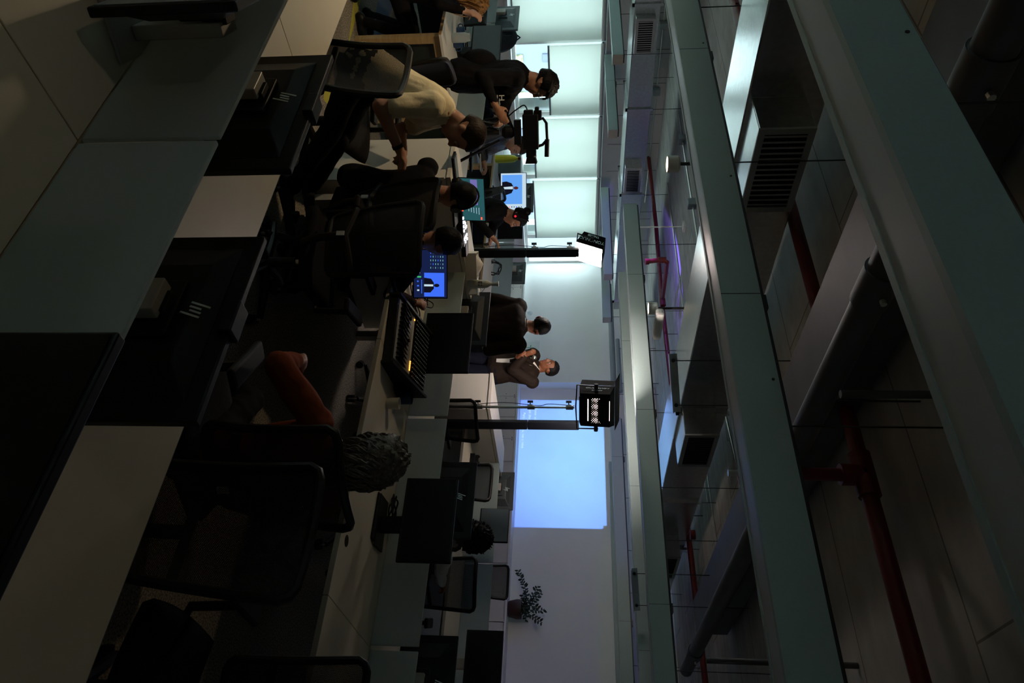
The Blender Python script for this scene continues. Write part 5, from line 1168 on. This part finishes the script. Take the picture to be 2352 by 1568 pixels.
    if hair:
        hm = MB(); n1, n2 = (40, 28) if hair != 'afro' else (56, 40); vs = []
        for i in range(n2 + 1):
            ph = math.pi * i / n2
            for j in range(n1):
                th = 2 * math.pi * j / n1; x, y, z = math.sin(ph) * math.cos(th), math.sin(ph) * math.sin(th), math.cos(ph)     # x side, y front, z up
                line = .30 - .55 * max(0, y) * 0; low = -.62 if hair in ('short', 'afro', 'bun', 'mop') else -.95
                face = max(0., min(1., (y - .25) / .35)) * max(0., min(1., (.52 - z) / .18)); nape = max(0., min(1., (low - z) / .2))
                side = max(0., min(1., (abs(x) - .55) / .3)) * max(0., min(1., (-.12 - z) / .25)) if hair in ('short', 'bun', 'mop') else 0
                th_ = {'short': .010, 'mop': .020, 'afro': .045, 'bun': .012, 'long': .020, 'curly': .035}[hair]; g = 1 - max(face, nape, side * .9)
                nz = noise.noise(Vector((x * 6, y * 6, z * 6))) * .25 + noise.noise(Vector((x * 17, y * 17, z * 17))) * (.5 if hair in ('afro', 'curly', 'mop') else .2)
                r_ = th_ * (1 + nz) * g - .012 * (1 - g)
                vs.append(H(-.014 + (.095 + r_) * y, (.077 + r_) * x, .024 + (.093 + r_ * 1.05) * z))
        hm.add(vs, [(i * n1 + j, (i + 1) * n1 + j, (i + 1) * n1 + (j + 1) % n1, i * n1 + (j + 1) % n1) for i in range(n2) for j in range(n1)], hair_c)
        if hair == 'bun': hm.ball(H(-.10, 0, .085), (.050 * k, .050 * k, .047 * k), hair_c, 18, 12)
        if hair in ('long', 'curly', 'mop', 'afro'):
            random.seed(len(label)); N = {'long': 240, 'curly': 420, 'mop': 60, 'afro': 160}[hair]
            for q in range(N):
                th = random.uniform(0, 2 * math.pi); zz = random.uniform(-.3, 1) if hair != 'mop' else random.uniform(.1, .9)
                x, y = math.cos(th), math.sin(th)
                if y > .35 and hair not in ('mop', 'afro') and zz < .55: continue
                if y > .2 and zz < .4: continue
                cz = math.sqrt(max(0, 1 - zz * zz)); r0 = .018 if hair != 'afro' else .042
                p0 = Vector(H(-.014 + (.095 + r0) * y * cz, (.077 + r0) * x * cz, .024 + (.093 + r0) * zz)); pts = [p0]; ln = {'long': .36, 'curly': .17, 'mop': .05, 'afro': .025}[hair] * random.uniform(.6, 1.1)
                out = (p0 - H(-.014, 0, .02)).normalized(); ph0 = random.uniform(0, 6.28); wv = {'long': .014, 'curly': .014, 'mop': .004, 'afro': .006}[hair]; fq = {'long': 22, 'curly': 42, 'mop': 20, 'afro': 160}[hair]
                for t_ in range(1, 9):
                    u = t_ / 8; dn = (out * (1 - u) ** 2 * .5 - UPZ * (.3 + u) + (-hfw * .2 if hair != 'mop' else 0 * hfw)) if hair != 'afro' else out
                    sd = out.cross(UPZ).normalized(); pts.append(p0 + dn * (ln * u) * .8 + sd * wv * math.sin(ph0 + fq * ln * u) + out * wv * math.cos(ph0 + fq * ln * u))
                hm.tube(pts, [.0045] * 6 + [.003, .002, .001], hair_c, 5)
        hm.build('hair', o, smooth=True)
    return o, dict(H=H, hfw=hfw, hl=hl, hu=hu, f=f, l=l, W=W, arms=arms, S=S, fr=fr, lf=lf, sp=sp, hc=hc, k=k, base=base)
def headphones(o, A, pad='black', glow=None):
    H = A['H']; pts = [H(-.01, .098 * math.cos(a), .01 + .128 * math.sin(a)) for a in np.linspace(0, math.pi, 13)]
    h = MB().tube(pts, .007, pad, 8).build('headphones', o, smooth=True)
    for s in (-1, 1):
        MB().tube([H(-.008, s * .080, -.005), H(-.008, s * .108, -.005)], .034, pad, 18).build('ear_cup', h, bevel=.003)
        if glow: MB().tube([H(-.008, s * .108, -.005), H(-.008, s * .109, -.005)], .012, glow, 14).build('glow_ring', h)
emat('glow_red', (1, .03, .06), .8)
# joints are set from measured positions in the room
def rel(pt, base, f):
    f = Vector((f.x, f.y, 0)).normalized(); l = UPZ.cross(f); d = Vector(pt) - Vector((base[0], base[1], 0)); return (d.dot(f), d.dot(l), d.z)
SIT = lambda pz=.50: ((.42, .12, .08), (.40, -.12, .08))
# 1 camera operator
h = at(1243, 194, 5.5); f1 = RGT * .93 + FH * .37; b0 = (h - f1.normalized() * .10); base = (b0.x, b0.y)
lh = at(1152, 275, 5.35); rh = at(1140, 246, 5.2)
o, A = person('standing person in black with short black hair reaching to the video camera', base, f1, .90, 5, (rel(lh, base, f1), rel(rh, base, f1)), ((.05, .12, .09), (-.10, -.12, .09)), head=(0, 22, 0), tone='skin_tan', top='cloth_black', legs='cloth_black', hair='mop', voxel=.009, k=.97, bulk=1.12, head_pos=h, curl=(.7, .25), hdir=(None, (.72, .05, .45)), palms=(None, (0, .8, -.5)))
MB().ball(A['S'](.12, -.10), (.10, .10, .14), 'cloth_black', 16, 12).build('waist_bag', o, smooth=True)
gl = MB(); H = A['H']
for s in (-1, 1): gl.tube([H(.092, s * .032 + .022 * math.cos(a), .006 + .018 * math.sin(a)) for a in np.linspace(0, 6.283, 15)], .0014, 'dark_metal', 5, cap=False).tube([H(.090, s * .054, .008), H(0, s * .082, .006)], .0014, 'dark_metal', 5)
gl.build('glasses', o)
cp = rel(at(1150, 226, 5.25), base, f1); rr = A['W'](*cp)
for i, (tt, sz) in enumerate((('H', .055), ('SEC', .022), ('TEC', .022))):
    pass
lg = MB(); q0 = at(1146, 226, 5.24) - Vector((base[0], base[1], 0)); ax_ = RGT; 
for i, (dx, dz, L, hz_) in enumerate(((-.02, .02, .003, .02), (.012, .02, .003, .02), (-.004, .02, .014, .0025), (-.005, -.012, .020, .003), (-.005, -.022, .018, .003), (-.005, -.032, .020, .003))): lg.obox(q0 + ax_ * dx + UPZ * dz, ax_, UPZ, FH, L, hz_, .001, 'shirt_white')
lg.build('sleeve_print', o)
# 2 speaking man
h = at(1261, 842, 8.3); f2 = (-RGT * .64 - FH * .76); b0 = h - f2.normalized() * .06; base = (b0.x, b0.y)
mic = at(1222, 818, 8.12)
o, A = person('man in a brown blazer over a white shirt speaking into a microphone', base, f2, .86, 2, (rel(at(1209, 812, 8.05), base, f2), rel(at(1188, 818, 7.95), base, f2)), ((.02, .12, .09), (-.02, -.12, .09)), head=(-22, -2, 0), tone='skin_brown', top='blazer', legs='cloth_navy', hair='short', voxel=.008, k=.97, bulk=1.26, head_pos=h, curl=(1.1, .45), hdir=((.3, .1, .85), (.75, .2, .35)), palms=((-.2, -.9, 0), (-.1, .2, .95)))
MB().ball(A['H'](.083, 0, -.0605), (.012, .006, .003), 'teeth', 10, 6).build('teeth', o)
W = A['W']; S_ = A['S']; fr, lf = A['fr'], A['lf']; Sh = MB()
for s in (1,): Sh.add([S_(t) + fr * y + lf * x for t, y, x in ((.50, .045, -.045), (.50, .045, .045), (.42, .125, .060), (.30, .147, .040), (.14, .140, .028), (.02, .150, .022), (.02, .150, -.022), (.14, .140, -.028), (.30, .147, -.040), (.42, .125, -.060))], [tuple(range(10))], 'shirt_white')
so = Sh.build('shirt_front', o); so.modifiers.new('t', 'SOLIDIFY').thickness = .012
for s in (-1, 1):
    MB().add([S_(.50) + fr * (.05 * 1.16 + .012) + lf * s * .055, S_(.535) + fr * (.0 * 1.16 + .012) + lf * s * .066, S_(.47) + fr * (.115 * 1.16 + .012) + lf * s * .030, S_(.455) + fr * (.118 * 1.16 + .012) + lf * s * .055], [(0, 1, 2, 3)], 'shirt_white').build('collar', o)
    MB().add([S_(.50) + fr * (.052 * 1.16 + .012) + lf * s * .075, S_(.43) + fr * (.135 * 1.16 + .012) + lf * s * .085, S_(.39) + fr * (.142 * 1.16 + .012) + lf * s * .062, S_(.20) + fr * (.154 * 1.16 + .012) + lf * s * .034, S_(.40) + fr * (.136 * 1.16 + .012) + lf * s * .050], [(0, 1, 2, 3, 4)], 'blazer').build('lapel', o)
MB().ball(S_(.445) + fr * .175 + lf * -.02, (.028, .016, .026), 'mid_grey', 14, 8).build('clip_microphone', o, smooth=True)
a_, b_ = at(1206, 809, 8.10), at(1228, 822, 8.02)
t = thing('microphone', 'black handheld microphone with a silver head in the raised hand', 'microphone', a_); d = (b_ - a_)
MB().tube([(0, 0, 0), d * .75], [.012, .017], 'black', 14).build('handle', t, smooth=True); MB().ball(d * .95, (.028, .028, .028), 'steel', 16, 12).build('grille', t, smooth=True)
# 3 standing man with his back turned
h = at(1236, 750, 6.6); f3 = FH * .93 + RGT * .36; b0 = h - f3.normalized() * .05; base = (b0.x, b0.y)
o, A = person('standing man in a black jacket with his back turned and a red headphone cup', base, f3, .85, 6, ((.20, .20, .95), (.24, -.16, 1.06)), ((0, .13, .09), (-.05, -.13, .09)), head=(0, 4, 0), tone='skin_brown', top='cloth_brownblack', legs='cloth_black', hair='short', voxel=.011, k=.93, bulk=1.25, head_pos=h)
H = A['H']; MB().ball(H(.0, .085, .01), (.018, .032, .036), 'red_paint', 12, 8).build('headphone_cup', o, smooth=True)
MB().tube([A['S'](.50, -.03) + (A['lf'] * math.cos(a) + A['fr'] * math.sin(a)) * .066 for a in np.linspace(0, 6.283, 17)], .004, 'silver', 6, cap=False).build('neck_chain', o)
# 4 man in cream t-shirt, sitting bent over
h = at(1066, 304, 4.1); hipc = at(905, 262, 4.35); f4 = (RGT * .95 + FH * .20); base = (hipc.x, hipc.y)
o, A = person('seated man in a cream t-shirt bending forward over his hands', base, f4, .56, 33, (rel(at(925, 348, 4.05), base, f4), rel(at(918, 345, 3.95), base, f4)), ((.50, .16, .09), (.48, -.16, .09)), head=(0, 42, 0), tone='skin_tan', top='tee_cream', legs='cloth_black', sleeve=.34, hair='short', hair_c='hair_brown', voxel=.009, k=1.0, bulk=1.08, head_pos=h, curl=(.8, .7), elbow=((-.2, .5, -.8), (-.5, -.5, -.8)))
wr = A['arms'][1][2]; el = A['arms'][1][1]; dd = (wr - el).normalized(); MB().tube([wr - dd * .035, wr - dd * .015], .033, 'black', 14).build('wristwatch', o)
# 5 headphone person at the console desk
h = at(1050, 450, 4.5); f5 = FH * .80 + RGT * .15 + Vector((0, 1, 0)) * .2; b0 = Vector((-3.26, 2.97, 0)); base = (b0.x, b0.y)
o, A = person('seated person in black wearing headphones, facing the lit laptop and switcher', base, f5, .52, 8, ((.38, .05, .78), (.38, -.05, .78)), SIT(), head=(0, 8, 0), tone='skin_tan', top='cloth_black', legs='cloth_black', hair='short', voxel=.012, k=.98, head_pos=h)
headphones(o, A)
# 6 person watching the blue preview
h = at(1016, 556, 4.3); f6 = FH; base = (-2.74, 2.80)
o, A = person('seated person in dark clothes turned to the blue preview screen', base, f6, .51, 12, ((.70, .16, .80), (.70, -.20, .80)), SIT(), head=(-25, 10, 0), tone='skin_tan', top='cloth_brownblack', legs='cloth_navy', hair='short', voxel=.012, k=.98, head_pos=h)
# 7 curly grey haired woman, near
h = at(852, 1052, 2.72); base = (-1.33, 2.30); f7 = (Vector((-.80, .55, 0)))
o, A = person('seated woman with curly grey hair and a rust coloured top, closest person to the viewer', base, f7, .46, 4, (rel(at(655, 872, 2.62) + f7.normalized() * .20 - UPZ * .02, base, f7), (.36, -.22, .62)), SIT(), head=(4, 10, 0), tone='skin_tan', top='rust_cloth', legs='cloth_black', sleeve=1.0, hair='curly', hair_c='hair_grey', voxel=.010, k=.92, head_pos=h, elbow=((-.1, 1, -.5), None))
# 8 man with round black hair
h = at(1083, 1236, 5.25); base = (-2.08, 4.94); f8 = Vector((.05, 1, 0))
o, A = person('seated man with round black hair and white collar seen from behind the black monitor', base, f8, .48, 5, ((.62, .2, .80), (.62, -.2, .80)), SIT(), head=(0, 5, 0), tone='skin_brown', top='shirt_white', legs='cloth_black', hair='afro', voxel=.012, k=.93, head_pos=h)
# 9 blond woman at the window desk
h = at(1085, 8, 5.9); base = (-5.95, 2.66); f9 = Vector((.25, 1, 0))
o, A = person('seated woman with long curly blond hair in black, resting her face on her hand', base, f9, .50, 14, (rel(at(1062, 22, 5.75), base, f9), rel(at(1075, 28, 5.6), base, f9)), SIT(), head=(-30, 22, 0), tone='skin_pale', top='cloth_black', legs='cloth_black', hair='long', hair_c='hair_blond', voxel=.011, k=.93, head_pos=h)
# 10 man in puffer jacket
h = at(1189, 334, 7.95); f10 = RGT * .96 - FH * .1; b0 = h - f10.normalized() * .16; base = (b0.x, b0.y)
o, A = person('seated man in a grey puffer jacket looking down at a notepad', base, f10, .50, 20, (rel(at(1112, 372, 7.85), base, f10), rel(at(1113, 376, 7.7), base, f10)), SIT(), head=(0, 30, 0), tone='skin_pale', top='puffer', legs='cloth_navy', hair='short', hair_c='hair_brown', voxel=.011, k=1.0, bulk=1.12, head_pos=h, curl=(.8, .9))
p = at(1106, 378, 7.75); t = thing('notepad', 'pale notepad held by the man in the puffer jacket', 'notepad', p); MB().obox((0, 0, 0), RGT * .9 + UPZ * .0, FH, UPZ, .10, .10, .005, 'card_white').build('pages', t)
# 11 woman with bun and headphones
h = at(1186, 500, 7.4); f11 = RGT * .95 + FH * .1; b0 = h - f11.normalized() * .10; base = (b0.x, b0.y)
o, A = person('seated woman in black with a hair bun and headphones lit red', base, f11, .55, 14, (rel(at(1126, 552, 7.2), base, f11), rel(at(1134, 548, 7.1), base, f11)), SIT(), head=(0, 20, 0), tone='skin_tan', top='cloth_black', legs='cloth_black', hair='bun', voxel=.011, k=.95, bulk=1.12, head_pos=h, curl=(.6, .6))
headphones(o, A, glow='glow_red')
# 12 person mostly hidden behind the tripod
h = at(1150, 286, 8.3); f12 = RGT; b0 = h - f12 * .1; base = (b0.x, b0.y)
o, A = person('seated person in a dark jacket mostly hidden behind the tripod', base, f12, .48, 14, (rel(at(1095, 310, 8.1), base, f12), rel(at(1122, 318, 8.0), base, f12)), SIT(), head=(0, 30, 0), tone='skin_tan', top='cloth_navy', legs='cloth_black', hair='short', voxel=.012, k=.96, bulk=1.1, head_pos=h)
